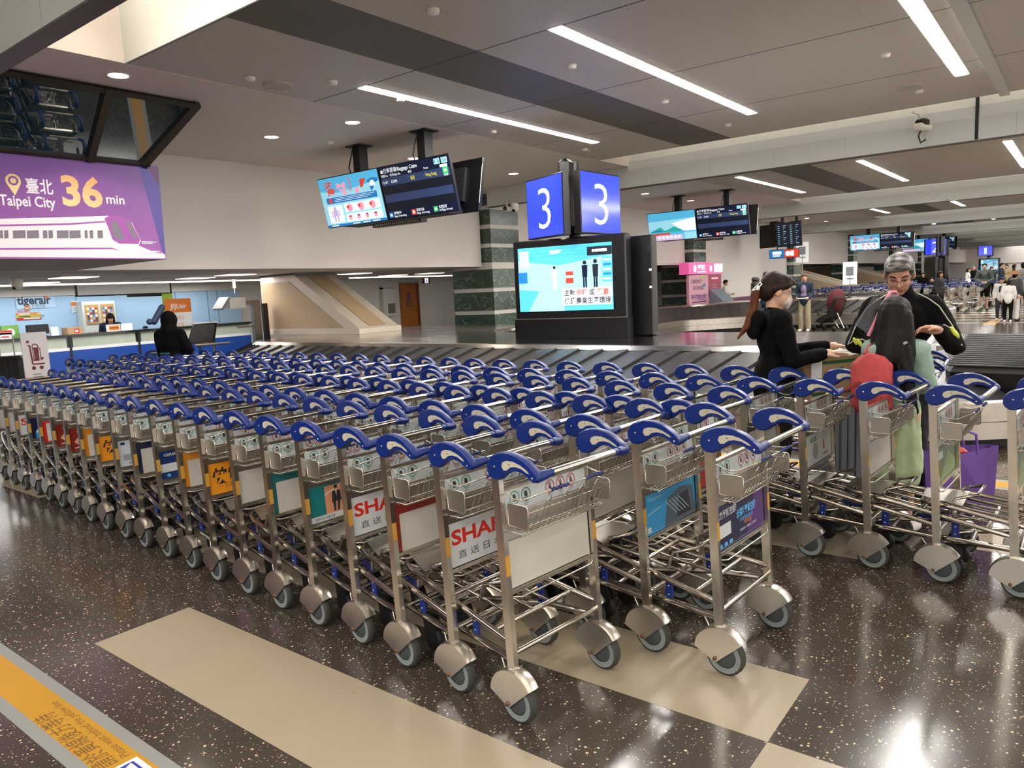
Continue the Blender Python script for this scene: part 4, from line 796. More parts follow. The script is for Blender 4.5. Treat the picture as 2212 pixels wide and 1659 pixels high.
A = Art(); A.rect(.1, .02, .28, .19, E_WH); A.poly([(.13, .04), (.25, .04), (.19, .18)], em('violet', '8f8ad0')); obj('face', A.to((.031, 0, 0), (0, 1, 0), (0, 0, 1)), e)
# ---- currency booth
XX = -11.3; e = empty('currency_booth', (0, 0, 0), 0, 'pink currency exchange booth with lit header and counter', 'booth')
ya = pxx(1488, 600, XX).y; yb_ = pxx(1530, 600, XX).y; yc = pxx(1560, 600, XX).y; zt_ = pxx(1510, 567, XX).z
PK = mat('booth_pink', 'd69cae', .4); CR = mat('booth_crimson', '9c2444', .4); E_PK = mat('booth_lit_pink', 'e55a9e', .4, e=.22); IN2 = mat('booth_dark_print', '4a2040', .5)
b = MB(); b.box((XX-.1, ya, 0), (XX, yb_, zt_-.45), PK); A = Art(); ww = yb_-ya
A.text('CURRENCY', ya+.1*ww, zt_-.75, .14, IN2, w=ww*.55, bold=.02); A.text('EXCHANGE', ya+.2*ww, zt_-.98, .14, IN2, w=ww*.55, bold=.02); A.text('臺外幣現鈔兌換機', ya+.1*ww, zt_-1.35, .17, mat('booth_purple_print', '5a3a8a', .5), w=ww*.8, bold=.02)
A.rect(ya+.12*ww, zt_-1.45, ya+.88*ww, zt_-1.41, IN2); A.rect(ya+.2*ww, zt_-1.62, ya+.8*ww, zt_-1.54, MATS['booth_purple_print'])
A.poly([(ya+.5*ww, zt_-.52), (ya+.85*ww, zt_-.47), (ya+.7*ww, zt_-.6)], GRNS); A.poly([(ya+.65*ww, zt_-.82), (ya+.82*ww, zt_-.75), (ya+.86*ww, zt_-.87), (ya+.7*ww, zt_-.93)], pal[0])
for i, c in enumerate((REDS, WS, WS, REDS)): A.disc(ya+(.15+.22*i)*ww, zt_-1.78, .08, c)
for i in range(3):
    for j in range(3): A.rect(ya+(.12+.26*i)*ww, zt_-2.0-.12*j, ya+(.26+.26*i)*ww, zt_-1.98-.12*j, IN2)
obj('front_panel', A.to((XX+.002, 0, 0), (0, 1, 0), (0, 0, 1), b), e)
b = MB(); b.box((XX-.35, ya-.03, zt_-.42), (XX+.02, yb_, zt_), E_PK); b.box((XX-.35, yb_, zt_-.42), (XX+.02, yc, zt_-.02), E_PK); A = Art(); A.disc(ya+.28*ww, zt_-.22, .13, E_WH); A.text('臺灣銀行', ya+.42*ww, zt_-.26, .15, E_WH, w=.4*ww, bold=.02); A.rect(ya+.4*ww, zt_-.36, ya+.85*ww, zt_-.32, E_WH); A.disc(yb_+.2, zt_-.22, .12, E_WH); A.rect(yb_+.5, zt_-.36, yc, zt_-.05, E_WH); obj('header', A.to((XX+.022, 0, 0), (0, 1, 0), (0, 0, 1), b), e)
b = MB(); b.box((XX-.1, yb_+.03, 1.0), (XX, yc-.1, zt_-.44), CR); A = Art(); A.rect(yb_+.3, zt_-.62, yc-.4, zt_-.56, E_PNK)
for j in range(7): A.rect(yb_+.4, zt_-.85-.1*j, yc-.6+.1*(j % 2), zt_-.83-.1*j, PK)
obj('side_panel', A.to((XX+.001, 0, 0), (0, 1, 0), (0, 0, 1), b), e)
b = MB(); b.prism([(XX, .0), (XX+.5, 0), (XX+.5, .85), (XX, 1.3)], yb_+.1, yc-.1, mat('booth_grey_counter', '7d8790', .4), 'y'); b.box((XX+.1, yc-.1, .0), (XX+.5, yc+2.4, .9), mat('booth_plum_counter', '6b3d5a', .4)); obj('counter', b, e)
# paper notices by the far carousel, umbrella stand etc.
for (px, py, D, lab) in ((1836, 590, 30, 'white paper notice on a stand before the far chutes'), (1733, 545, 33, 'tall white notice beside the far marble pillar')):
    q = pd(px, py, D); b = MB(); b.box((-.28, 0, q.z-.45), (.28, .02, q.z+.45), WS); b.box((-.02, .0, 0), (.02, .02, q.z), gs); b.box((-.2, -.1, 0), (.2, .1, .03), gs)
    A = Art(); A.rect(-.16, q.z-.1, .14, q.z+.25, GREYI); A.rect(-.12, q.z-.25, .14, q.z-.2, GREYI); o = obj('notice_stand', A.to((0, -.001, 0), (1, 0, 0), (0, 0, 1), b), None, (q.x, q.y, 0), .6); tag(o, lab, 'notice')
# ================================================================== THINGS NEAR THE PEOPLE
def luggage_open():
    e_ = empty('black_suitcase', (-.5, 8.35, .83), math.radians(-8), 'large black ribbed suitcase lying on the carousel belt at right', 'suitcase')
    b_ = MB(); b_.bbox((-.52, -.42, -.34), (.75, .42, .02), BLKG, .05); obj('shell', b_, e_)
    b_ = MB()
    for i in range(17): b_.bbox((-.5, -.40+i*.049, .02), (.72, -.375+i*.049, .038), mat('ribbed_black_lid', '26272a', .28), .008)
    obj('ribbed_lid', b_, e_)
    b_ = MB(); b_.tube([(0.1, -.05, .05), (.2, -.03, .075), (.4, -.03, .075), (.5, -.05, .05)], .014, BLACK, 8); b_.box((.2, -.28, .039), (.25, -.24, .042), WS); obj('handle', b_, e_)
    e_.rotation_euler = (math.radians(17), 0, math.radians(-6)); return e_
luggage_open()
# cardboard box with plastic wrap, on a grey suitcase
bx = pd(1752, 775, 5.0); bx2 = pd(1862, 778, 5.15); U = (bx2-bx); U.z = 0; W_ = U.length; U.normalize(); ang = math.atan2(U.y, U.x)
e = empty('cardboard_box', (bx.x, bx.y, .80), ang, 'brown cardboard fruit box with green stripe and leaf mark in plastic wrap', 'box')
b = MB(); b.bbox((0, 0, 0), (W_+.08, .3, .29), CARD, .004); bg = mat('box_green_print', '1f5a2a', .6); A = Art(); A.rect(0, .24, W_+.08, .262, bg); A.rect(0, .03, W_+.08, .05, bg); A.ring(.21, .15, .05, .011, bg); A.poly([(.2, .2), (.28, .215), (.25, .18)], bg); A.text('121', .175, .135, .035, bg, w=.07, bold=.03); A.text('GOTTY !', .06, .075, .02, mat('box_orange_print', '9a6020', .6), w=.1); obj('carton', A.to((0, -.001, 0), (1, 0, 0), (0, 0, 1), b), e)
pl_ = mat('clear_wrap', 'e8e6e0', .12, alpha=.5); b = MB(); g = 14; vs = [(-.01+(W_+.1)*i/g, -.012+.325*j/8, .292+.012*abs(noise.noise(Vector((i*.9, j*.9, 0))))*2+.012*math.sin(i*1.3+j)) for j in range(9) for i in range(g+1)]
b.add(vs, [(j*(g+1)+i, j*(g+1)+i+1, (j+1)*(g+1)+i+1, (j+1)*(g+1)+i) for j in range(8) for i in range(g)], pl_, True); b.tube([(0, -.01, .3), (.1, -.015, .318), (.25, 0, .322), (W_+.08, 0, .3)], .006, pl_, 6); obj('plastic_wrap', b, e)
A = Art(); A.rect(-.0, .15, .09, .31, WS); A.rect(.02, .06, .075, .16, WS); A.rect(.027, .08, .068, .11, GREYI); A.rect(.027, .12, .068, .15, GREYI); obj('shipping_label', A.to((0, -.003, 0), (1, 0, 0), (0, 0, 1)), e)
suitcase((bx.x+.15, bx.y+.28, .0), ang, .42, .26, .795, mat('grey_suitcase', '6d7078', .45), 'grey suitcase under the cardboard fruit box', 0)
b = MB(); q = pd(2003, 775, 5.5); b.quad((-.06, 0, -.1), (.07, 0, -.09), (.06, .0, .11), (-.05, .0, .12), WS); b.quad((-.05, .001, .12), (.06, .001, .11), (.07, .001, -.09), (-.06, .001, -.1), WS)
o = obj('paper_sheet', b, None, q, .62); tag(o, 'torn white paper held against the trolley handle beside the girl', 'paper')
# purple shopping bag
bp = pd(2062, 1085, 5.0); e = empty('shopping_bag', (bp.x, bp.y, 0), .5, 'purple fabric shopping bag standing on the floor behind the trolleys', 'bag')
PB = NT('purple_bag_fabric', c='6a4a9a', r=.75); PB.bump(PB.noise(9, 3), .4, .02); PB = PB.M; b = MB()
h = .47; wb, wt = .2, .24
vs = [(-wb, -.09, .02), (wb, -.09, .02), (wb, .09, .02), (-wb, .09, .02), (-wt, -.1, h), (-.03, -.12, h-.03), (wt-.02, -.09, h+.02), (wt, .08, h-.01), (0, .11, h-.02), (-wt, .09, h)]
b.add(vs, [(0, 1, 6, 5, 4), (1, 2, 7, 6), (2, 3, 9, 8, 7), (3, 0, 4, 9), (3, 2, 1, 0)], PB); obj('body', b, e); b = MB()
for y in (-.1, .1): b.tube([(-.09, y, h-.04), (-.07, y*1.2, h+.1), (0, y*1.2, h+.13), (.07, y*1.2, h+.1), (.09, y, h-.04)], .009, PB, 6)
obj('handle', b, e); b = MB(); b.bbox((-.08, -.05, h-.08), (.06, .02, h-.01), mat('red_package', 'b02a30', .5), .02); obj('contents', b, e)
# stroller
p = pz(1795, 714, 0); e = empty('stroller', (p.x, p.y, 0), math.radians(-38), 'dark red and black folding stroller beside the far carousel', 'stroller'); SR = mat('stroller_red_cloth', '4c1016', .8)
b = MB(); b.tube([(-.55, 0, .1), (.25, 0, .62), (.42, 0, 1.0)], .02, BLACK, 8); b.tube([(.35, 0, .08), (-.1, 0, .52)], .018, S_WIRE, 8); b.tube([(.5, .05, .08), (.2, 0, .6)], .018, S_WIRE, 8); b.tube([(.42, -.22, 1.0), (.55, -.22, .95), (.55, .22, .95), (.42, .22, 1.0)], .02, BLACK, 8); b.tube([(-.3, -.2, .45), (-.42, -.2, .62), (-.15, -.2, .6)], .02, BLACK, 8); obj('frame', b, e)
b = MB(); b.prism([(-.45, .25), (-.4, .32), (.05, .5), (.3, .95), (.42, .9), (.2, .42), (-.2, .22)], -.2, .2, BLACK, 'y'); obj('seat', b, e)
b = MB(); b.sphere((.2, 0, .86), (.26, .24, .38), SR, M=Matrix.Rotation(.35, 3, 'Y')); obj('hood', b, e)
for x, y in ((-.55, -.18), (-.55, .18), (.38, -.2), (.38, .2)): b = MB(); b.lathe([(0, -.02), (.08, -.02), (.08, .02), (0, .02)], BLACK, 14, M=Matrix.Translation((x, y, .08)) @ Matrix.Rotation(math.pi/2, 4, 'X')); obj('wheel', b, e)
# ================================================================== PEOPLE
SKIN = mat('skin', 'b98a6e', .55); SKIN.node_tree.nodes['Principled BSDF'].inputs['Subsurface Weight'].default_value = .08
def hairm(n, c):
    t = NT(n, c=c, r=.55); b = srgb(c); f = t.noise(1, 3, t.scalev((110, 110, 9))); t.l(t.mix(t.ramp(f, .35, .7), tuple(v*.5 for v in b), tuple(v*1.4 for v in b)), t.b.inputs['Base Color']); t.bump(f, .4, .006); t.b.inputs['Specular IOR Level'].default_value = .2; return t.M
HB = hairm('black_hair', '0b0807'); HBR = hairm('brown_hair', '24140d'); HG = NT('grey_hair', c='5a5754', r=.5); HG.l(HG.mix(HG.ramp(HG.noise(1, 4, HG.scalev((14, 40, 60))), .4, .62), srgb('2b2927'), srgb('7d7a76')), HG.b.inputs['Base Color']); HG = HG.M
def cloth(n, c, r=.85):
    t = NT('cloth_'+n, c=c, r=r); b = srgb(c); t.l(t.mix(t.noise(14, 4), tuple(v*.8 for v in b), tuple(min(1, v*1.15) for v in b)), t.b.inputs['Base Color']); t.bump(t.noise(18, 3), .35, .012); return t.M
def remesh(mb, name, voxel, sm=4, disp=0):
    me = mb.mesh('tmp'); o = bpy.data.objects.new('tmp', me); COL.objects.link(o)
    m = o.modifiers.new('r', 'REMESH'); m.mode = 'VOXEL'; m.voxel_size = voxel; m.use_smooth_shade = True
    s = o.modifiers.new('s', 'SMOOTH'); s.iterations = sm; s.factor = .6
    if disp:
        tx = bpy.data.textures.new('folds', 'CLOUDS'); tx.noise_scale = .09; d = o.modifiers.new('d', 'DISPLACE'); d.texture = tx; d.strength = disp; d.mid_level = .5
    dg = bpy.context.evaluated_depsgraph_get(); r = bpy.data.meshes.new_from_object(o.evaluated_get(dg)); r.name = name
    bpy.data.objects.remove(o); bpy.data.meshes.remove(me)
    r.materials.clear(); r.materials.append(mb.mats[0]); r.polygons.foreach_set('material_index', [0]*len(r.polygons)); r.polygons.foreach_set('use_smooth', [True]*len(r.polygons)); return r
def hand(mb, wr, d, nrm, side, m, curl=.35, k=1.0, spread=1):
    """wr wrist, d pointing direction, nrm palm normal (towards the palm side), side +1: thumb on d x nrm side"""
    d = Vector(d).normalized(); nrm = Vector(nrm); nrm = (nrm-d*nrm.dot(d)).normalized(); s = d.cross(nrm)*side; wr = Vector(wr)
    P = lambda a, b, c: wr+(d*a+s*b+nrm*c)*k
    mb.cap(P(-.01, 0, 0), P(.035, 0, .0), .026*k, .03*k, m); mb.cap(P(.03, .022, 0), P(.075, .026, 0), .017*k, .014*k, m); mb.cap(P(.03, -.02, 0), P(.07, -.026, 0), .017*k, .013*k, m); mb.cap(P(.03, 0, 0), P(.08, 0, 0), .018*k, .014*k, m)
    for b, L, r in ((.03, .07, .0088), (.01, .078, .009), (-.01, .072, .0087), (-.029, .056, .0078)):
        a0 = P(.078, b, 0); c1 = curl*.7; p1 = a0+(d*math.cos(c1)+nrm*math.sin(c1)+s*(b*2*spread))*L*.5*k; c2 = curl*1.6; p2 = p1+(d*math.cos(c2)+nrm*math.sin(c2)+s*(b*1.2*spread))*L*.32*k; c3 = curl*2.3; p3 = p2+(d*math.cos(c3)+nrm*math.sin(c3))*L*.24*k
        mb.cap(a0, p1, r*1.08*k, r*k, m, 8); mb.cap(p1, p2, r*k, r*.93*k, m, 8); mb.cap(p2, p3, r*.93*k, r*.8*k, m, 8)
    t1 = P(.012, .03, .006); t2 = P(.045, .055, .016); t3 = P(.074, .06, .022+.02*curl); mb.cap(t1, t2, .0145*k, .011*k, m, 8); mb.cap(t2, t3, .011*k, .0085*k, m, 8)
def person(loc, head, h, label, pose=None, top=None, bottom=None, legs='trousers', hair=None, hairs='short', shoes=None, vox=.014, skin=None, nod=0, yaw=0, lean=0, sleeve=1, fat=1.0, extra=None, mask=None, hs=1.0, collar=None, detail=False, shin=False, group=None, cat='person', fold=0):
    """local frame: +Y forward, +X to the person's right, feet at z=0"""
    k = h/1.7; skin = skin or SKIN; root = empty('person', loc, math.radians(head)-math.pi/2, label, cat, group)
    J = dict(pel=(0, 0, .95), wai=(0, .0, 1.08), che=(0, .0, 1.27), nec=(0, -.015, 1.44), hd=(0, .015, 1.585), shR=(.175, -.01, 1.395), shL=(-.175, -.01, 1.395), elR=(.235, -.03, 1.12), elL=(-.235, -.03, 1.12), wrR=(.225, .07, .89), wrL=(-.225, .07, .89),
             hiR=(.09, 0, .9), hiL=(-.09, 0, .9), knR=(.1, .02, .5), knL=(-.1, .02, .5), anR=(.1, -.03, .09), anL=(-.1, -.03, .09), toR=(.12, .13, .035), toL=(-.12, .13, .035), hdR=(0, .2, -1), hdL=(0, .2, -1), paR=(-1, 0, 0), paL=(1, 0, 0))
    cu = {'cuR': .35, 'cuL': .35}
    for a, b in (pose or {}).items():
        if a in cu: cu[a] = b
        else: J[a] = b
    J = {a: Vector(b)*(1 if a[:2] in ('hd', 'pa') and len(a) == 3 else k) for a, b in J.items()}
    J['hd'] = Vector((pose or {}).get('hd', (0, .015, 1.585)))*k
    if lean:
        R = Matrix.Rotation(-lean, 3, 'X'); piv = J['pel'].copy()
        for a in ('wai', 'che', 'nec', 'hd', 'shR', 'shL'): J[a] = piv+R @ (J[a]-piv)
    HM = Matrix.Translation(J['hd']) @ Matrix.Rotation(yaw, 4, 'Z') @ Matrix.Rotation(-nod, 4, 'X'); H3 = HM.to_3x3()
    kb = k; hp = lambda x, y, z: HM @ (Vector((x, y, z))*kb*hs)
    B = MB(); f = fat
    def torso(mb, m, g=0.0, waist=True):
        mb.sphere(J['pel']+Vector((0, 0, -.01)), (.155*k*f+g, .105*k*f+g, .12*k+g), m); mb.sphere(J['wai'], (.125*k*f+g, .09*k*f+g, .14*k+g), m); mb.sphere(J['che']+Vector((0, .0, .0)), (.15*k*f+g, .105*k*f+g, .16*k+g), m)
        mb.cap(J['shL'], J['shR'], .062*k+g, .062*k+g, m); mb.cap(J['che'], J['nec'], .1*k*f+g, .055*k+g*.4, m)
        for s in 'LR': mb.cap(J['che']+Vector((.08*k*(1 if s == 'R' else -1), 0, .03*k)), J['sh'+s], .075*k*f+g, .06*k+g, m)
    def arm(mb, m, s, g=0.0, to=1.0):
        e_ = J['el'+s]; w_ = J['wr'+s]; mb.cap(J['sh'+s], e_, .052*k*f+g, .041*k*f+g, m)
        if to > .4: mb.cap(e_, e_.lerp(w_, to), .042*k*f+g, (.026+.016*(1-to))*k+g, m)
    def leg(mb, m, s, g=0.0, to=1.0):
        mb.cap(J['hi'+s], J['kn'+s], .083*k*f+g, .054*k+g, m)
        if to > 0: mb.cap(J['kn'+s], J['kn'+s].lerp(J['an'+s], to), .053*k+g, (.034+.01*(1-to))*k+g, m)
    torso(B, skin)
    for s in 'LR':
        arm(B, skin, s); leg(B, skin, s); B.cap(J['an'+s], J['to'+s], .036*k, .028*k, skin); B.sphere(J['an'+s]+Vector((0, -.02*k, -.04*k)), .034*k, skin)
        hand(B, J['wr'+s], J['hd'+s], J['pa'+s], 1 if s == 'L' else -1, skin, cu['cu'+s], k*1.0)
    B.cap(J['nec']-Vector((0, 0, .02)), J['hd']-Vector((0, .01, .04))*k, .05*k, .052*k, skin)
    M3 = H3
    B.sphere(hp(0, -.008, .025), (.074*k*hs, .092*k*hs, .088*k*hs), skin, M=M3); B.sphere(hp(0, .028, -.035), (.062*k*hs, .062*k*hs, .07*k*hs), skin, M=M3); B.sphere(hp(0, .05, -.085), (.032*k*hs, .03*k*hs, .026*k*hs), skin, M=M3)
    B.cap(hp(0, .088, .012), hp(0, .105, -.022), .009*k, .014*k, skin, 8); B.sphere(hp(.014, .092, -.026), .009*k, skin, n=8, k=5); B.sphere(hp(-.014, .092, -.026), .009*k, skin, n=8, k=5)
    B.cap(hp(-.02, .08, -.053), hp(.02, .08, -.053), .01*k, .01*k, skin, 8)
    for s in (-1, 1): B.sphere(hp(s*.077, -.005, -.005), (.012*k*hs, .02*k*hs, .032*k*hs), skin, n=8, k=6, M=M3); B.cap(hp(s*.018, .082, .028), hp(s*.05, .068, .028), .008*k*hs, .007*k*hs, skin, 8)
    obj('body', remesh(B, 'body', vox, 2 if detail else 3), root)
    # face
    if vox < .02:
        b = MB()
        for s in (-1, 1):
            b.cap(hp(s*.02, .0915, .034), hp(s*.048, .078, .036), .0042*k, .003*k, HB, 6)
        obj('eyebrow', b, root)
        for s in (-1, 1):
            b = MB(); b.sphere(hp(s*.031, .083, .008), (.013*k, .006*k, .0045*k if detail else .006*k), mat('eye_white', 'c9beb4', .4), M=M3); b.sphere(hp(s*.031, .0885, .007), (.0052*k, .003*k, .0042*k), HB, M=M3)
            if detail: b.cap(hp(s*.019, .0895, .012), hp(s*.044, .083, .012), .0022*k, .0018*k, HB, 6)
            obj('eye', b, root)
        if not mask: b = MB(); b.cap(hp(-.022, .0895, -.054), hp(.022, .0895, -.054), .0038*k, .0038*k, mat('lips', '8f5348', .5), 6); obj('mouth', b, root)
    # clothes
    hv = max(vox, .012)
    if top:
        T = MB(); torso(T, top, .016)
        for s in 'LR': arm(T, top, s, .017, .93 if sleeve == 1 else sleeve)
        T.cap(J['pel']+Vector((0, 0, .06)), J['pel']-Vector((0, 0, .04)), .12*k*f+.03, .125*k*f+.03, top)
        if collar == 'hood': 
            for q in range(7): an = math.pi*(1.05+.9*q/6); T.sphere(J['nec']+Vector((.095*math.cos(an), .07*math.sin(an)-.02, -.01+.01*math.cos(q))), .045*k, top, n=8, k=6)
            T.sphere(J['nec']+Vector((0, -.11, -.06)), (.11*k, .055*k, .09*k), top)
        elif collar == 'stand': T.cap(J['nec']-Vector((0, 0, .04)), J['nec']+Vector((0, .0, .03)), .085*k, .07*k, top)
        obj('jacket' if collar else 'top', remesh(T, 'top', hv, 4, fold), root)
    if bottom:
        T = MB(); T.sphere(J['pel']-Vector((0, 0, .03)), (.165*k*f+.01, .115*k*f+.01, .13*k), bottom)
        for s in 'LR':
            if legs == 'trousers': leg(T, bottom, s, .016, .97); 
            elif legs == 'wide': T.cap(J['hi'+s], J['kn'+s], .09*k, .085*k, bottom); T.cap(J['kn'+s], J['an'+s]+Vector((0, 0, .02)), .085*k, .085*k, bottom)
            elif legs == 'shorts': T.cap(J['hi'+s], J['kn'+s]+Vector((0, 0, .06)), .1*k, .085*k, bottom)
            elif legs == 'long': pass
        if legs == 'long': T.cap(J['pel'], J['pel']-Vector((0, 0, .4)), .16*k, .2*k, bottom)
        obj({'trousers': 'trousers', 'wide': 'trousers', 'shorts': 'shorts', 'long': 'skirt'}[legs], remesh(T, 'bottom', hv, 4, fold), root)
    if shoes:
        for s in 'LR':
            T = MB(); T.cap(J['an'+s]+Vector((0, -.02, -.03)), J['to'+s]+Vector((0, 0, .008)), .048*k, .04*k, shoes); T.cap(J['an'+s]+Vector((0, -.03, -.04)), J['an'+s]+Vector((0, 0, .01)), .045*k, .045*k, shoes); obj('shoe', remesh(T, 'shoe', hv, 2), root)
    if hair:
        T = MB(); T.sphere(hp(0, -.022, .042), (.084*k*hs, .094*k*hs, .088*k*hs), hair, M=M3); T.sphere(hp(0, .02, .085), (.07*k*hs, .07*k*hs, .04*k*hs), hair, M=M3); T.sphere(hp(0, -.055, -.01), (.076*k*hs, .055*k*hs, .07*k*hs), hair, M=M3)
        if hairs in ('short', 'side'):
            for s in (-1, 1): T.sphere(hp(s*.066, -.0, .04), (.018*k*hs, .05*k*hs, .045*k*hs), hair, M=M3)
            if hairs == 'side': T.cap(hp(-.045, .082, .088), hp(.052, .062, .075), .018*k, .022*k, hair); T.cap(hp(.03, .07, .085), hp(.066, .045, .05), .016*k, .012*k, hair)
            else: T.cap(hp(-.05, .062, .078), hp(.05, .062, .078), .02*k, .02*k, hair)
        elif hairs == 'pony':
            for s in (-1, 1): T.cap(hp(s*.058, .048, .058), hp(s*.07, -.03, .01), .024*k, .026*k, hair)
            T.cap(hp(-.03, .07, .08), hp(.03, .07, .08), .022*k, .022*k, hair); T.sphere(hp(0, -.1, .0), (.03*k, .025*k, .035*k), hair)
        elif hairs == 'bun': T.sphere(hp(0, -.11, .02), .04*k, hair); T.cap(hp(-.05, .06, .075), hp(.05, .06, .075), .02*k, .02*k, hair)
        elif hairs == 'bob':
            for s in (-1, 1): T.cap(hp(s*.066, .0, .04), hp(s*.072, -.0, -.09), .03*k, .035*k, hair)
            T.cap(hp(0, -.06, 0), hp(0, -.05, -.1), .07*k, .06*k, hair); T.cap(hp(-.045, .066, .07), hp(.045, .066, .07), .022*k, .022*k, hair)
        elif hairs == 'long':
            for s in (-1, 1): T.cap(hp(s*.06, -.02, .04), hp(s*.085, -.04, -.2), .034*k, .04*k, hair)
            T.cap(hp(0, -.05, .0), hp(0, -.075, -.3), .075*k, .05*k, hair); T.cap(hp(-.04, .062, .075), hp(.04, .062, .075), .024*k, .024*k, hair)
        obj('hair', remesh(T, 'hair', min(vox, .012) if not detail else .0065, 3), root)
    if mask:
        T = MB(); T.sphere(hp(0, .05, -.048), (.055*k, .062*k, .046*k), mask, M=M3); T.cap(hp(0, .1, -.03), hp(0, .095, -.075), .022*k, .02*k, mask); o = obj('face_mask', remesh(T, 'mask', .006, 3), root)
        b = MB()
        for s in (-1, 1): b.tube([hp(s*.045, .075, -.015), hp(s*.074, .02, .015), hp(s*.084, -.012, .02)], .0012, mask, 5); b.tube([hp(s*.045, .07, -.08), hp(s*.07, .02, -.05), hp(s*.084, -.014, -.02)], .0012, mask, 5)
        obj('mask_strap', b, root)
    if extra: extra(root, J, hp, k, M3)
    return root
KB = cloth('black', '060607', .95); KB.node_tree.nodes['Principled BSDF'].inputs['Specular IOR Level'].default_value = .15; 
def glasses(root, J, hp, k, M3, c=None):
    c = c or mat('glasses_frame', '2a2224', .3, .4); b = MB()
    for s in (-1, 1):
        pts = [hp(s*x, y, z) for x, y, z in ((.008, .105, .016), (.03, .104, .018), (.058, .093, .015), (.056, .094, -.012), (.035, .103, -.02), (.012, .106, -.014))]; b.tube(pts, .0014, c, 6, close=True); b.tube([hp(s*.058, .093, .012), hp(s*.076, .06, .01), hp(s*.08, -.005, .006)], .0016, c, 6)
    b.tube([hp(-.009, .105, .008), hp(0, .107, .011), hp(.009, .105, .008)], .0016, c, 6); obj('glasses', b, root)
def backpack(col, sz=(.17, .1, .24), y=-.2, z=1.2, col2=None):
    def f(root, J, hp, k, M3):
        T = MB(); c = J['che']+Vector((0, y, -.05))*k; T.sphere(c, (sz[0], sz[1], sz[2]), col); T.bbox((c.x-sz[0]*.9, c.y-sz[1]*.9, c.z-sz[2]*.9), (c.x+sz[0]*.9, c.y+sz[1]*.8, c.z+sz[2]*.9), col, .05)
        if sz[2] > .25: T.sphere(c+Vector((0, -.02, sz[2]+.03)), (sz[0]*.9, sz[1]*.8, .08), col); T.sphere(c+Vector((0, -.09, -.14)), (sz[0]*.8, .07, .1), col)
        o = obj('backpack', remesh(T, 'pack', .012, 3, .01), root); b = MB()
        for s in (-1, 1): b.tube([c+Vector((s*.09, .07, .2)), J['shR' if s > 0 else 'shL']*.72+J['nec']*.28+Vector((0, -.02, .075*k)), J['che']+Vector((s*.12, .13, .02)), c+Vector((s*.15, .06, -.2))], .016, col2 or col, 6)
        obj('backpack_strap', b, root)
        if sz[2] > .25: b = MB(); b.tube([c+Vector((0, -.1, -.26)), c+Vector((.03, -.1, -.36))], .01, BLACK, 5); b.tube([c+Vector((0, -.1, -.26)), c+Vector((-.04, -.1, -.35))], .01, BLACK, 5); obj('hanging_cord', b, root)
    return f
HEAD_R = math.degrees(math.atan2(.616, .788))   # image right, about 38 degrees
# ---- woman with mask (profile, facing right)
wpos = pd(1672, 700, 5.04)
def woman_x(root, J, hp, k, M3):
    T = MB(); h0 = hp(0, -.105, .0); pts = [h0, h0+Vector((0, -.035, -.05)), h0+Vector((0, -.05, -.14)), h0+Vector((.01, -.09, -.25)), h0+Vector((.015, -.16, -.34))]
    for (a, b), (ra, rb) in zip(zip(pts, pts[1:]), ((.022, .03), (.03, .033), (.033, .026), (.026, .008))): T.cap(a, b, ra, rb, hairm('brown_ponytail', '5a3218'))
    obj('ponytail', remesh(T, 'pony', .007, 2, .012), root); b = MB(); b.sphere(hp(.03, -.125, -.012), (.011, .011, .017), WS); b.tube([hp(.028, -.11, .02), hp(.036, -.13, -.02), hp(0, -.15, -.035), hp(-.03, -.13, -.01), hp(0, -.115, .03)], .0045, WS, 6, close=True); obj('hair_tie', b, root)
    T = MB(); T.sphere(J['nec']+Vector((0, -.1, -.05)), (.12, .055, .075), KB); T.sphere(J['nec']+Vector((0, -.12, -.12)), (.09, .045, .06), KB); obj('hood', remesh(T, 'hood', .012, 3, .015), root)
    b = MB(); b.tube([J['nec']+Vector((.03, .06, .0)), J['che']+Vector((.05, .125, .04)), J['che']+Vector((.04, .13, -.12))], .008, mat('pale_drawstring', '6e6258', .8), 6); obj('drawstring', b, root)
person((wpos.x, wpos.y, 0), HEAD_R-2, 1.66, 'woman in black hooded coat and face mask with hands on the cardboard box',
       pose=dict(elR=(.22, .06, 1.12), elL=(-.22, .1, 1.14), wrR=(.14, .29, 1.155), wrL=(-.1, .42, 1.18), hdR=(-.1, .95, .02), hdL=(.1, 1, -.02), paR=(0, .05, -1), paL=(0, .05, -1), cuR=.16, cuL=.12),
       top=KB, bottom=cloth('charcoal', '1a1a1d'), hair=HBR, hairs='pony', shoes=KB, vox=.0065, nod=.32, yaw=-.02, hs=1.07, mask=mat('mask_cloth', 'b8aca4', .8), detail=True, fat=.95, extra=woman_x, skin=mat('fair_skin', 'c49a80', .5), fold=.02)
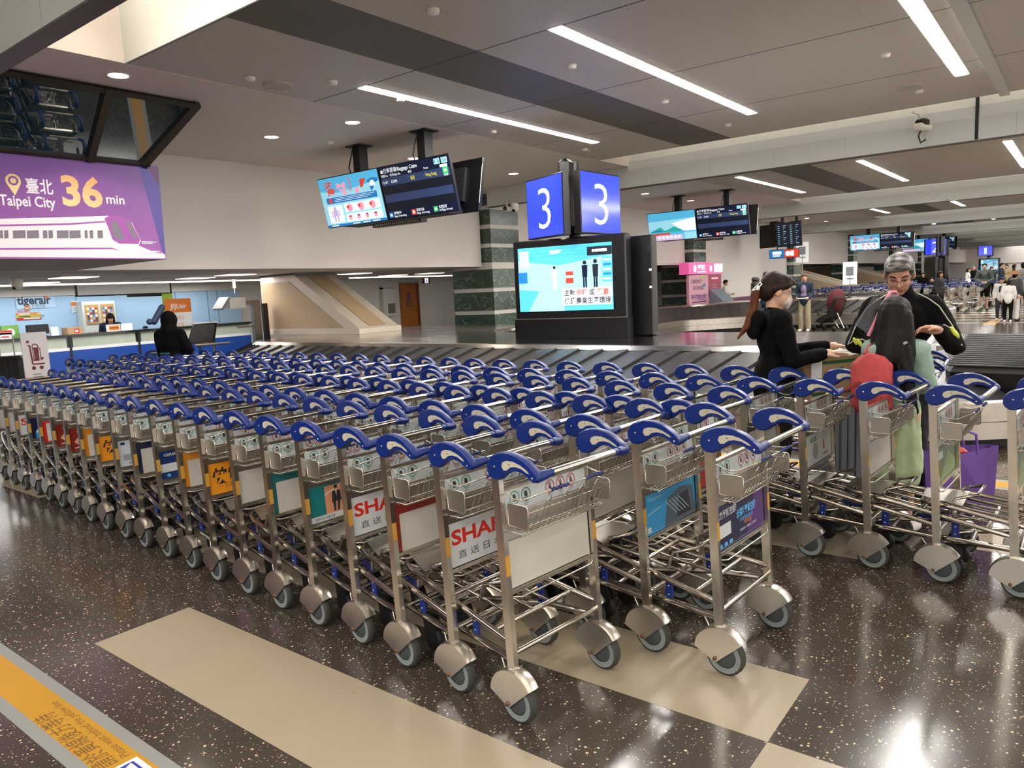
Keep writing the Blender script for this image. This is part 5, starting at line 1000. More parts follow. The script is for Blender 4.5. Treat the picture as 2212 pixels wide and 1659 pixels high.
# ---- man in black jacket
mpos = pd(1948, 700, 4.92)
MH = math.degrees(math.atan2(-mpos.y, -mpos.x))
def man_x(root, J, hp, k, M3):
    glasses(root, J, hp, k, M3); pip = mat('pale_piping', 'b9b8a8', .7); lim = mat('lime_patch', 'c4cc4a', .7); b = MB()
    for s, n in ((1, 'R'), (-1, 'L')):
        sh, el, wr = J['sh'+n], J['el'+n], J['wr'+n]; b.tube([sh+Vector((-s*.08, .07, .085)), sh+Vector((-s*.02, .082, .05)), sh+Vector((s*.04, .085, 0)), sh.lerp(el, .5)+Vector((s*.05, .078, .0)), el+Vector((s*.04, .075, 0)), el+Vector((s*.01, .085, .02)), el.lerp(wr, .5)+Vector((s*.03, .045, .055)), wr+Vector((s*.03, .02, .035))], .004, pip, 5)
    obj('sleeve_piping', b, root)
    for n, f_ in (('R', .35), ('L', .45)):
        el, wr = J['el'+n], J['wr'+n]; b = MB()
        for q in (0, .16): c = el.lerp(wr, f_+q)+Vector((.045 if n == 'R' else -.045, .03, .03)); b.sphere(c, (.013, .012, .034), lim, n=8, k=6, M=Matrix.Rotation(.5, 3, 'Y'))
        obj('sleeve_patch', b, root)
person((mpos.x, mpos.y, 0), MH, 1.74, 'grey-haired man with glasses in a black jacket facing the girl',
       pose=dict(elR=(.27, .08, 1.15), elL=(-.29, .1, 1.14), wrR=(.12, .26, 1.12), wrL=(-.19, .37, 1.25), shR=(.165, -.01, 1.38), shL=(-.165, -.01, 1.38), hdR=(-1, .2, .3), hdL=(1, .3, .15), paR=(0, -1, -.2), paL=(.2, .5, -.8), cuR=.9, cuL=.6, hd=(.02, .045, 1.585)),
       top=KB, bottom=cloth('charcoal', '1a1a1d'), hair=HG, hairs='side', shoes=KB, vox=.0065, nod=.5, yaw=.0, detail=True, fat=1.18, hs=1.07, collar='stand', extra=man_x, fold=.02, skin=mat('tan_skin', 'b3826a', .55))
# mesh bag with pink edges held by the man
bg0 = pd(1889, 682, 4.66); e = empty('mesh_bag', bg0, math.radians(38+10), 'black mesh bag with pink edging held up in front of the man', 'bag')
PKE = mat('pink_edging', 'c8788c', .6); MSH = NT('black_mesh', c='17171a', r=.6)
sx = MSH.n('ShaderNodeSeparateXYZ'); MSH.l(MSH.tc.outputs['Object'], sx.inputs[0]); g1 = gridline(MSH, sx.outputs[2], .016, .003); g2 = gridline(MSH, sx.outputs[0], .03, .012); MSH.l(MSH.mix(MSH.math('MULTIPLY', g1, g2), srgb('121214'), srgb('77757a')), MSH.b.inputs['Base Color']); MSH = MSH.M
SMK = mat('smoky_clear_mesh', '3c4048', .3, alpha=.55)
b = MB(); R = Matrix.Rotation(math.radians(28), 4, 'Y')
def bp_(x, y, z): return R @ Vector((x, y, z))
b.add([bp_(-.0, -.03, -.13), bp_(.11, -.03, -.13), bp_(.1, -.03, .1), bp_(0, -.03, .1), bp_(0, .05, -.13), bp_(.11, .05, -.13), bp_(.1, .05, .1), bp_(0, .05, .1)], [(0, 1, 2, 3), (1, 5, 6, 2), (5, 4, 7, 6), (3, 2, 6, 7), (1, 0, 4, 5)], MSH); obj('front_panel', b, e)
b = MB(); b.add([bp_(-.09, .02, -.1), bp_(0, -.03, -.13), bp_(0, -.03, .1), bp_(-.05, .02, .12), bp_(0, .05, -.13), bp_(0, .05, .1)], [(0, 1, 2, 3), (4, 0, 3, 5)], SMK); obj('side_panel', b, e)
b = MB(); b.tube([bp_(0, -.034, -.14), bp_(0, -.034, .1), bp_(.01, -.03, .17), bp_(.05, -.02, .19), bp_(.1, -.02, .15), bp_(.12, -.03, .08)], [.012, .012, .01, .008, .008, .007], PKE, 8); b.tube([bp_(0, -.036, .1), bp_(.1, -.036, .1)], .006, PKE, 6); obj('edging', b, e)
b = MB(); b.tube([bp_(.05, .0, .1), bp_(.05, .0, .17)], .03, mat('clear_bottle', '8c8a88', .1, alpha=.5), 12); b.tube([bp_(.05, 0, .15), bp_(.05, 0, .16)], .032, PKE, 12); obj('bottle', b, e)
# ---- girl from behind
gpos = pd(1935, 760, 4.58); GHd = math.degrees(math.atan2(gpos.y, gpos.x))-18
MINT = cloth('mint', '869f90'); CORAL = cloth('coral', 'a83e40')
def girl_x(root, J, hp, k, M3):
    T = MB(); rnd = random.Random(5)
    h0 = J['hd']; q = lambda x, y, z: h0+Vector((x, y, z))
    T.sphere(hp(0, -.02, .035), (.092, .1, .1), HB, M=M3); T.cap(q(0, -.05, .03), q(-.01, -.07, -.12), .082, .088, HB); T.cap(q(0, -.07, -.12), q(-.01, -.115, -.24), .095, .085, HB); T.cap(q(-.01, -.115, -.24), q(-.03, -.17, -.42), .07, .03, HB)
    for s in (-1, 1): T.cap(q(s*.06, -.04, .0), q(s*.1, -.09, -.22), .045, .04, HB); T.cap(q(s*.1, -.09, -.22), q(s*.13, -.14, -.34), .035, .015, HB)
    for i in range(22):
        s = -1 if i % 2 else 1; u = rnd.uniform(.02, .1); L = rnd.uniform(.34, .5); p0 = q(s*u, -.12, -.18); p1 = q(s*(u+.05), -.15, -.18-L*.4); p2 = q(s*(u+.06+rnd.uniform(0, .07)), -.17, -.1-L); T.cap(p0, p1, .02, .012, HB, 6); T.cap(p1, p2, .012, .005, HB, 6)
    obj('hair', remesh(T, 'hair', .007, 1), root)
    T = MB(); n_ = J['nec']
    for q in range(9): an = math.pi*(.95+1.1*q/8); T.sphere(n_+Vector((.1*math.cos(an), .075*math.sin(an)-.02, -.04)), .036, MINT, n=8, k=6)
    T.sphere(n_+Vector((-.05, -.1, -.09)), (.09, .045, .06), MINT); obj('hood', remesh(T, 'hood', .01, 3, .012), root)
    T = MB(); c = J['che']+Vector((-.06, -.2, -.12)); T.bbox((c.x-.13, c.y-.06, c.z-.2), (c.x+.11, c.y+.06, c.z+.17), CORAL, .05); T.sphere(c+Vector((0, -.03, .0)), (.12, .07, .19), CORAL); obj('backpack', remesh(T, 'pack', .01, 3, .015), root)
    b = MB()
    for s in (-1, 1): b.tube([c+Vector((s*.07, .05, .17)), J['sh'+('R' if s > 0 else 'L')]*.7+n_*.3+Vector((0, -.01, .08)), J['che']+Vector((s*.1, .14, 0))], .013, CORAL, 6)
    obj('backpack_strap', b, root); b = MB(); b.tube([c+Vector((.05, -.1, -.1)), c+Vector((.12, -.09, -.28))], .005, BLACK, 5); obj('zip_cord', b, root)
person((gpos.x, gpos.y, 0), GHd, 1.47, 'girl seen from behind in mint coat with long black hair and coral backpack',
       pose=dict(shR=(.155, -.01, 1.35), shL=(-.155, -.01, 1.35), elR=(.21, .02, 1.1), elL=(-.21, .02, 1.1), wrR=(.13, .22, 1.05), wrL=(-.13, .22, 1.05), hdR=(-.3, 1, .2), hdL=(.3, 1, .2)), top=MINT, bottom=cloth('pale_green', 'a9b890'), legs='long', shoes=mat('white_shoe', 'cfcac4', .6), vox=.009, yaw=-.45, nod=-.05, hs=1.05, detail=True, extra=girl_x, fold=.02, skin=MATS['fair_skin'])
# ---- people beside the second carousel
def at_floor(px, py): p = pz(px, py, 0); return (p.x, p.y, 0)
def look(px): r = ray(px, 600); return math.degrees(math.atan2(-r.y, -r.x))
NAVY = cloth('navy', '0f2136'); BEI = cloth('beige', '8c8268'); DK = cloth('dark_denim', '22262e'); WHC = cloth('white', 'c9c6c0'); OLV = cloth('dark_olive', '37403c')
p = pd(1655, 600, 20.8); person((p.x, p.y, 0), 40, 1.79, 'man in a blue jacket with a large grey backpack looking down', pose=dict(elR=(.24, .05, 1.12), elL=(-.24, .08, 1.12), wrR=(.1, .28, 1.12), wrL=(-.08, .3, 1.12), hdR=(-.2, 1, .3), hdL=(.2, 1, .3)), top=cloth('petrol', '12415c'), bottom=DK, hair=mat('dark_brown_hair', '2a1a12', .6), shoes=BLACK, vox=.016, nod=.45, collar='stand', extra=backpack(cloth('pack_grey', '3c3733'), (.17, .13, .28), -.27))
q = pd(1655, 640, 21.9)
p = pd(1738, 600, 21.5); person((p.x, p.y, 0), -90, 1.68, 'woman in a navy jacket and wide beige trousers holding a paper', pose=dict(elR=(.22, -.02, 1.12), elL=(-.22, -.02, 1.12), wrR=(.17, .2, 1.0), wrL=(-.17, .2, 1.0), hdR=(-.5, 1, 0), hdL=(.5, 1, 0)), top=NAVY, bottom=BEI, legs='wide', hair=mat('auburn_hair', '4a2a1c', .6), hairs='bun', shoes=WHC, vox=.016, yaw=.35, nod=.1, fat=.95, extra=lambda root, J, hp, k, M3: (obj('shirt', remesh(MB().sphere(J['che']+Vector((0, .045, -.02)), (.09, .1, .15), cloth('lilac', '75667f')).sphere(J['wai']+Vector((0, .04, -.02)), (.1, .09, .14), cloth('lilac', '75667f')), 'shirt', .014, 2), root), obj('paper', MB().box((-.14, .28, .97), (.14, .29, 1.0), WS), root)))
p = pd(1567, 622, 29.5); person((p.x, p.y, 0), 10, 1.6, 'clerk with black ponytail in a white blouse at the currency booth', pose=dict(elR=(.22, .05, 1.12), wrR=(.15, .28, 1.1), elL=(-.22, .05, 1.12), wrL=(-.15, .25, 1.1), hdR=(0, 1, .2), hdL=(0, 1, .2)), top=WHC, bottom=KB, hair=HB, hairs='pony', shoes=BLACK, vox=.02, nod=.2)
p = pd(366, 710, 9.8); person((p.x, p.y, 0), HEAD_R+75, 1.55, 'person with covered black head seen from behind before the blue counter', pose=dict(elR=(.25, .1, 1.1), elL=(-.25, .1, 1.1), wrR=(.2, .3, 1.0), wrL=(-.2, .3, 1.0), hdR=(0, 1, 0), hdL=(0, 1, 0)), top=KB, bottom=KB, legs='long', hair=KB, hairs='bob', shoes=BLACK, vox=.014, fat=1.25, fold=.02,
    extra=lambda root, J, hp, k, M3: (obj('headscarf', remesh(MB().sphere(hp(0, -.01, .02), (.1, .115, .125), KB, M=M3).cap(hp(0, -.02, -.05), J['nec'], .095, .12, KB), 'scarf', .012, 3, .01), root), obj('green_print', MB().box((-.02, -.205, 1.03), (.13, -.2, 1.045), cloth('green_print', '2f7a4a')), root)))
p = pxx(238, 700, XC-.9); person((p.x, p.y, 0), -20, 1.58, 'dark-haired clerk bending over the airline counter', top=NAVY, bottom=KB, hair=HB, hairs='bob', shoes=BLACK, vox=.018, nod=.6, lean=.35)
p = pxx(313, 705, XC-.9); person((p.x, p.y, 0), 0, 1.2, 'seated clerk whose dark hair shows over the airline counter', top=NAVY, bottom=KB, hair=HB, hairs='short', shoes=BLACK, vox=.02, nod=.3)
p = pxx(330, 692, XC-.6); b = MB(); b.cap((0, 0, 1.3), (0, .22, 1.62), .07, .07, mat('navy_roll', '1f2c48', .6)); b.sphere((0, -.1, 1.31), .07, mat('navy_roll', '1f2c48', .6)); o = obj('rolled_cushion', b, None, (XC-.35, p.y-.1, 0)); tag(o, 'dark blue roll leaning on the counter by the seated clerk', 'cushion')
# ---- distant people
def far(px, foot, D, h, lab, **kw):
    p = pd(px, 600, D) if foot is None else pz(px, foot, 0); kw.setdefault('shoes', BLACK); kw.setdefault('vox', .018); return person((p.x, p.y, 0), kw.pop('head', look(px)), h, lab, **kw)
far(2124, 671, 0, 1.76, 'man in dark green sweater and black shorts with a backpack', pose=dict(wrR=(.08, .22, 1.02), wrL=(-.08, .22, 1.02), elR=(.26, .0, 1.12), elL=(-.26, .0, 1.12), hdR=(-1, .3, 0), hdL=(1, .3, 0)), top=OLV, bottom=KB, legs='shorts', hair=HB, fat=1.1, extra=lambda *a: (glasses(*a), backpack(KB, (.15, .1, .22), -.19)(*a)))
far(2160, 692, 0, 1.28, 'child in a white and navy jacket with black cap-like hair facing the camera', top=WHC, bottom=DK, hair=HB, shoes=mat('white_shoe', 'cfcac4', .6), extra=lambda root, J, hp, k, M3: obj('navy_front', MB().bbox((-.05, .1, .85), (.05, .135, 1.04), NAVY, .01), root))
far(2176, 696, 0, 1.22, 'child in a white sweatshirt and black trousers seen from behind', head=look(2176)+180, top=WHC, bottom=KB, hair=HB, shoes=MATS['white_shoe'])
far(2189, 693, 0, 1.42, 'person in a grey cape and wide straw hat holding the children', head=look(2189)+150, top=cloth('grey_cape', '3a3a3b'), bottom=WHC, legs='wide', hair=HB, fat=1.25, extra=lambda root, J, hp, k, M3: obj('straw_hat', MB().lathe([(0, .12), (.08, .115), (.095, .05), (.2, .02), (.21, .01), (.1, .03), (0, .03)], mat('straw', '9a6c48', .8), 20, M=Matrix.Translation(J['hd']+Vector((0, 0, .04)))), root))
far(2207, 682, 0, 1.72, 'person in a pale grey hooded coat at the right edge', head=look(2200)+180, top=cloth('pale_grey', '7f8688'), bottom=KB, hair=HB, collar='hood', fat=1.15)
far(1994, None, 33, 1.5, 'person in black behind the far trolleys, left of the black column', top=KB, bottom=KB, hair=HB, hairs='bob')
far(2013, None, 30, 1.3, 'small dark-haired person between the far trolleys', top=KB, bottom=KB, hair=HB)
far(2030, None, 25, 1.55, 'person in a dark coat with brown hair in front of the number two column', head=look(2030)+60, top=cloth('dark_grey', '25272a'), bottom=KB, hair=HBR, hairs='bob', fat=1.2)
far(2091, None, 38, 1.6, 'person with long black hair beside the distant screen', head=look(2091)+80, top=WHC, bottom=KB, hair=HB, hairs='long')
far(2102, None, 40, 1.7, 'person in black leaning left of the distant screen', head=look(2102)+40, top=KB, bottom=KB, hair=HG)
far(2141, None, 38, 1.62, 'person in a dark top in front of the distant screen', head=look(2141)+30, top=DK, bottom=KB, hair=HBR, hairs='bob')
far(2162, None, 40, 1.78, 'tall person in a navy jacket right of the distant screen', head=look(2162)+100, top=NAVY, bottom=KB, hair=HB)
far(2174, None, 40, 1.7, 'person in a tan jacket in the distance', head=look(2174)-20, top=cloth('tan', '94805c'), bottom=KB, hair=HB)
far(2190, None, 41, 1.68, 'person in a brown coat in the distance', head=look(2190)+90, top=cloth('brown_coat', '3c3226'), bottom=KB, hair=HBR, hairs='bob')
# ================================================================== LUGGAGE TROLLEYS
LEAN = -.036/.76
def px_(z): return -.015+LEAN*(z-.2)   # x of the post at height z
KX, KZ, HY = -.045, 1.0, .262
INFO_G = mat('pictogram_green', '2c7a5a', .5); INFO_R = mat('pictogram_red', 'b03a3a', .5); INFO_K = mat('pictogram_black', '26282a', .5); INFO_W = mat('info_strip_white', 'b4bcbe', .35)
def grip_poly():
    top = [(-.043, -.02), (-.042, .008), (-.024, .035), (.004, .05), (.04, .059), (.078, .06), (.115, .053), (.15, .038), (.185, .015), (.208, -.003), (.216, -.018), (.211, -.033), (.194, -.038), (.178, -.03)]
    low = [(.16, -.02), (.138, -.01), (.108, -.006), (.084, -.012), (.062, -.026), (.04, -.043), (.014, -.053), (-.012, -.053), (-.033, -.04)]
    return top+low
def cart_parts(ad=None, lod=0):
    """list of (part name, parent index or None, MB)"""
    n = 8 if lod == 0 else 5; out = []
    def add(name, mb, par=None): out.append((name, par, mb)); return len(out)-1
    G = grip_poly()
    cx_, cz_ = .08, .005
    for s in (-1, 1):
        y = s*HY; b = MB(); m0 = .02 if lod == 0 else .018
        lay = [(-.0185, .86), (-.013, .96), (0, 1.0), (.013, .96), (.0185, .86)] if lod == 0 else [(-.017, .95), (.017, .95)]
        N = len(G); vs = []
        def sh(p, k):
            # shrink toward a local spine so that the edge is rounded
            sx_ = max(-.01, min(.2, p[0])); sz_ = .0 if p[0] < .03 else (.03 if p[0] < .15 else .03-(p[0]-.15)*.75); return (sx_+(p[0]-sx_)*k, sz_+(p[1]-sz_)*k)
        for d, k in lay:
            for p in G: q = sh(p, k); vs.append((KX+q[0], y+d, KZ+q[1]))
        fs = []
        for L in range(len(lay)-1):
            for i in range(N): j = (i+1) % N; fs.append((L*N+i, L*N+j, (L+1)*N+j, (L+1)*N+i))
        b.add(vs, fs, BLUE, True); b.add(vs[:N], [tuple(range(N-1, -1, -1))], BLUE); b.add(vs[-N:], [tuple(range(N))], BLUE)
        # elbow sleeve to the bar
        b.tube([(KX+.194, y, KZ-.02), (KX+.199, y-s*.028, KZ-.016), (KX+.201, y-s*.048, KZ-.014)], [.021, .02, .018], BLUE, n); b.tube([(KX+.201, y-s*.046, KZ-.014), (KX+.202, y-s*.075, KZ-.013)], [.015, .0165], BLUE, n)
        if lod == 0:
            for x, z in ((0, 0), (.19, -.019)): b.lathe([(0, .0195), (.005, .019), (.0055, .016)], S_WIRE, 8, M=Matrix.Translation((KX+x, y, KZ+z)) @ Matrix.Rotation(math.pi/2*s*-1, 4, 'X'))
        gi = add('handle_grip', b)
        ins = [(.04, .006), (.046, .022), (.066, .03), (.1, .031), (.135, .022), (.168, .006), (.178, -.004), (.165, -.002), (.14, .01), (.11, .013), (.085, .008), (.066, -.006), (.05, -.008)]
        b = MB(); b.prism([(KX+u, KZ+v) for u, v in ins], y-.0196, y+.0196, IVORY, 'y')
        if lod == 0: b.prism([(KX+.08+u*.5, KZ+.017+v*.5) for u, v in ((-.004, -.004), (.004, -.004), (.004, .004), (-.004, .004))], y-.0202, y+.0202, BLKG, 'y')
        add('grip_insert', b, gi)
    b = MB(); b.tube([(KX+.202, -HY+.065, KZ-.013), (KX+.202, HY-.065, KZ-.013)], .0145, S_TUBE, n); add('handle_bar', b)
    for s in (-1, 1):
        b = MB(); y = s*HY; xa, xb = px_(.19), px_(.975)
        for (z0, z1, mt) in ((.19, .575, S_POST), (.575, .655, YELT), (.655, .965, S_POST)):
            a_, c_ = px_(z0), px_(z1)
            b.add([(a_-.019, y-.012, z0), (a_+.019, y-.012, z0), (a_+.019, y+.012, z0), (a_-.019, y+.012, z0), (c_-.019, y-.012, z1), (c_+.019, y-.012, z1), (c_+.019, y+.012, z1), (c_-.019, y+.012, z1)],
                  [(0, 1, 5, 4), (2, 3, 7, 6), (3, 0, 4, 7)], S_POST); b.add([(a_+.019, y-.012, z0), (a_+.019, y+.012, z0), (c_+.019, y+.012, z1), (c_+.019, y-.012, z1)], [(0, 1, 2, 3)], mt)
        add('post', b)
    # rear castors
    for s in (-1, 1):
        y = s*HY; b = MB(); prof = [(.05, -.0195), (.072, -.021), (.081, -.017), (.084, -.006), (.084, .006), (.081, .017), (.072, .021), (.05, .0195)]
        Mw = Matrix.Translation((.012, y, .084)) @ Matrix.Rotation(math.pi/2, 4, 'X'); k = 20 if lod == 0 else 9
        b.lathe(prof[1:7], TYRE2, k, M=Mw); b.lathe([prof[0], prof[1]], TYRE, k, M=Mw); b.lathe([prof[6], prof[7]], TYRE, k, M=Mw)
        [b.lathe([(.058, q_*.0206), (.056, q_*.0165), (.047, q_*.015)], BLACK, k, M=Mw) and b.lathe([(.047, q_*.017), (.03, q_*.02), (0, q_*.02)], HUB, k, M=Mw) for q_ in (-1, 1)]
        wi = add('wheel', b)
        b = MB(); C_ = (-.008, .094); R_ = .112; ang = [math.radians(a_) for a_ in (range(176, 30, -12) if lod == 0 else range(176, 30, -34))]
        arc = [(C_[0]+R_*math.cos(a_), C_[1]+R_*math.sin(a_)) for a_ in ang]; tri = [(-.018, .058), (-.032, .056), (-.04, .062)]
        for t_ in (-1, 1):
            yy = y+t_*.029; P_ = [(u, yy, v_) for u, v_ in arc+tri]; b.add(P_, [tuple(range(len(P_)))], S_FEND)
            P2_ = [(u, yy-t_*.0012, v_) for u, v_ in arc+tri]; b.add(P2_, [tuple(range(len(P2_)))], S_FEND)
            if lod == 0: b.lathe([(0, .008), (.008, .007), (.009, 0)], BOLT, 10, M=Matrix.Translation((-.026, yy, .07)) @ Matrix.Rotation(-math.pi/2*t_, 4, 'X'))
        A0_ = [(u, y-.029, v_) for u, v_ in arc]; A1_ = [(C_[0]+(u-C_[0])*1.045, y-.013, C_[1]+(v_-C_[1])*1.045) for u, v_ in arc]; A2_ = [(u_[0], y+.013, u_[2]) for u_ in A1_]; A3_ = [(u, y+.029, v_) for u, v_ in arc]; q = len(arc)
        b.add(A0_+A1_+A2_+A3_, [(r*q+i, r*q+i+1, (r+1)*q+i+1, (r+1)*q+i) for r in range(3) for i in range(q-1)], S_FEND, True)
        if lod == 0: b.tube([(-.1, y*.93, .235), (-.055, y, .175)], .004, S_WIRE, 5)
        add('fender', b, wi)
    # info strip + its holder
    zs0, zs1 = .815, .884; b = MB()
    def pq(y0, y1, z0, z1, m, off=0.0, th=.004):
        a_, c_ = px_(z0)+off, px_(z1)+off; b.add([(a_-th, y0, z0), (a_, y0, z0), (a_, y1, z0), (a_-th, y1, z0), (c_-th, y0, z1), (c_, y0, z1), (c_, y1, z1), (c_-th, y1, z1)], [(3, 2, 1, 0), (4, 5, 6, 7), (0, 1, 5, 4), (1, 2, 6, 5), (2, 3, 7, 6), (3, 0, 4, 7)], m)
    pq(-HY+.012, HY-.012, .80, .895, S_POST, .002); pq(-HY+.02, HY-.02, .808, .887, INFO_W, .004, .003); b.box((px_(.9)-.012, -HY, .893), (px_(.9)+.008, HY, .903), S_POST)
    if lod == 0:
        A = Art()
        for u, c in ((-.2, INFO_G), (-.135, INFO_G), (.005, INFO_R), (.07, INFO_R), (.135, INFO_R)):
            A.ring(u+.015, .05, .027, .0038, c, 20)
            if c is INFO_G: A.rect(u+.006, .042, u+.02, .064, INFO_K); A.rect(u+.02, .036, u+.023, .058, INFO_K); A.rect(u+.002, .036, u+.024, .039, INFO_K)
            else: A.rect(u+.009, .04, u+.021, .058, INFO_K); A.disc(u+.015, .064, .004, INFO_K, 8); A.line([(u-.001, .068), (u+.031, .036)], .003, INFO_R)
            for r in range(3): A.rect(u+.002, .02-.006*r, u+.028-.006*(r == 2), .0225-.006*r, mat('pictogram_caption', '8a8f90', .5))
        sl = Vector((LEAN, 0, 1)); A.to((px_(.81)+.005, 0, .808), (0, 1, 0), sl, b, eps=.00004)
    add('info_panel', b)
    # advert board
    b = MB(); pq(-HY+.012, HY-.012, .505, .795, S_PLATE, -.004); pq(-HY+.012, HY-.012, .495, .51, S_POST, .01, .02); b.tube([(px_(.5)+.014, -HY+.02, .487), (px_(.5)+.03, -HY+.05, .482), (px_(.5)+.03, HY-.05, .482), (px_(.5)+.014, HY-.02, .487)], .004, S_WIRE, 5)
    add('board_frame', b)
    out.append(('advert_board', None, ad if ad else advert('blank')))
    # basket of wire
    b = MB(); W = HY-.02; r = .0024 if lod == 0 else .003; q = 5 if lod == 0 else 4
    X0 = px_(.89)+.02
    loop = [(X0, -W, .893), (X0+.045, -W-.008, .878), (X0+.09, -W-.008, .88), (X0+.15, -W+.06, .908), (X0+.15, W-.06, .908), (X0+.09, W+.008, .88), (X0+.045, W+.008, .878), (X0, W, .893)]
    b.tube(loop, r*1.35, S_WIRE, q); xo = lambda z: X0+.075+(z-.74)*.45
    for z in (.745, .775, .835): b.tube([(X0, -W, z), (xo(z), -W, z), (xo(z), W, z), (X0, W, z)], r, S_WIRE, q)
    K = 13 if lod == 0 else 5
    for i in range(K):
        y = -W+.05+i*(2*W-.1)/(K-1); zt_ = .865 if i % 3 == 1 else .84
        b.tube([(xo(zt_), y, zt_), (xo(.75), y, .75), (xo(.74)-.014, y, .738), (X0, y, .738)], r*.9, S_WIRE, q, caps=False)
        if lod == 0 and i % 3 == 1: b.tube([(xo(.865), y, .865), (xo(.878), y+.006, .88), (xo(.878), y+.018, .88), (xo(.865), y+.024, .865), (xo(.80), y+.024, .80)], r*.9, S_WIRE, q, caps=False)
    for x in ([.012, .03, .05, .07] if lod == 0 else [.03]): b.tube([(X0+x, -W, .738), (X0+x, W, .738)], r*.8, S_WIRE, q)
    add('wire_basket', b)
    for s in (-1, 1):
        b = MB(); y = s*(W+.004); b.prism([(X0+.01+u, .77+v_) for u, v_ in ((.008, 0), (.095, 0), (.103, .008), (.103, .08), (.095, .088), (.008, .088), (0, .08), (0, .008))], y-.002, y+.002, S_PLATE, 'y')
        if lod == 0: b.tube([(X0+.01+u, y-s*-.001, .77+v_) for u, v_ in ((.008, 0), (.095, 0), (.103, .008), (.103, .08), (.095, .088), (.008, .088), (0, .08), (0, .008))], .0032, S_WIRE, 5, close=True)
        add('side_plate', b)
        b = MB()
        yc = s*.105
        if lod == 0:
            for i in range(8): b.sphere((X0+.151, yc-.045+i*.013, .908+.002*(i % 2)), (.0075, .0068, .0075), BLUED, n=8, k=5)
        else: b.tube([(X0+.151, yc-.05, .908), (X0+.151, yc+.05, .908)], .007, BLUED, 5)
        add('coil_grip', b)
    # lower frame
    b = MB(); xp = px_(.3)
    b.tube([(xp, -HY+.005, .262), (xp, HY-.005, .262)], .011, S_TUBE, n)
    rail = lambda s: [(xp, s*(HY-.006), .238), (-.25, s*(HY-.045), .236), (-.62, s*.115, .2), (-.74, s*.09, .175)]
    for s in (-1, 1): b.tube(rail(s), .0145, S_TUBE, n)
    b.tube([(-.62, -.115, .2), (-.62, .115, .2)], .012, S_TUBE, n); b.tube([(-.4, -.175, .225), (-.4, .175, .225)], .012, S_TUBE, n); add('chassis', b)
    b = MB(); dk = lambda s: [(xp, s*(HY-.008), .302), (-.3, s*(HY-.035), .345), (-.7, s*(HY-.085), .40), (-.8, s*(HY-.11), .405), (-.855, s*(HY-.16), .4)]
    pts = dk(-1)+dk(1)[::-1]; b.tube(pts, .0135, S_TUBE, n)
    for x, z, w_ in ((-.14, .316, .245), (-.45, .362, .22), (-.72, .398, .175)): b.tube([(x, -w_, z), (x, w_, z)], .0115, S_TUBE, n)
    for y in (-.1, 0, .1): b.tube([(-.14, y, .318), (-.8, y*1.0, .405)], .0065, S_TUBE, n)
    add('deck', b)
    b = MB(); b.tube([(-.33, -.13, .352), (-.3, -.13, .43), (-.2, -.11, .46), (-.2, .11, .46), (-.3, .13, .43), (-.33, .13, .352)], .0085, S_TUBE, n); add('support_hoop', b)
    b = MB(); b.add([(-.66, -.16, .41), (-.66, .16, .41), (-.86, .09, .425), (-.86, -.09, .425), (-.66, -.16, .406), (-.66, .16, .406), (-.86, .09, .421), (-.86, -.09, .421)], [(3, 2, 1, 0), (4, 5, 6, 7), (0, 1, 5, 4), (1, 2, 6, 5), (2, 3, 7, 6), (3, 0, 4, 7)], S_PLATE); add('nose_plate', b)
    b = MB(); b.tube([(-.7, -.17, .33), (-.85, -.12, .32), (-.89, -.05, .318), (-.89, .05, .318), (-.85, .12, .32), (-.7, .17, .33)], .013, BLUED, n)
    for s in (-1, 1): b.tube([(-.7, s*.17, .33), (-.7, s*.17, .40)], .008, S_TUBE, n)
    add('bumper', b)
    for s in (-1, 1):
        b = MB(); b.bbox((-.302, s*(HY-.062)-.009, .235), (-.266, s*(HY-.062)+.009, .325), BLUE, .006)
        if lod == 0:
            for z in (.26, .3): b.lathe([(0, .0105), (.005, .0095), (.005, 0)], S_WIRE, 8, M=Matrix.Translation((-.284, s*(HY-.062), z)) @ Matrix.Rotation(math.pi/2, 4, 'X'))
        add('bracket', b)
    for s in (-1, 1):
        b = MB(); b.lathe([(.0, -.014), (.05, -.014), (.056, -.008), (.056, .008), (.05, .014), (0, .014)], BLACK, 14 if lod == 0 else 8, M=Matrix.Translation((-.7, s*.1, .056)) @ Matrix.Rotation(math.pi/2, 4, 'X')); b.prism([(-.735, .05), (-.665, .05), (-.66, .13), (-.69, .185), (-.75, .17)], s*.1-.02, s*.1-.016, BLACK, 'y'); b.prism([(-.735, .05), (-.665, .05), (-.66, .13), (-.69, .185), (-.75, .17)], s*.1+.016, s*.1+.02, BLACK, 'y'); add('front_wheel', b)
    return out
AD = {}
def adm(n, c): return mat('advert_'+n, c, .35)
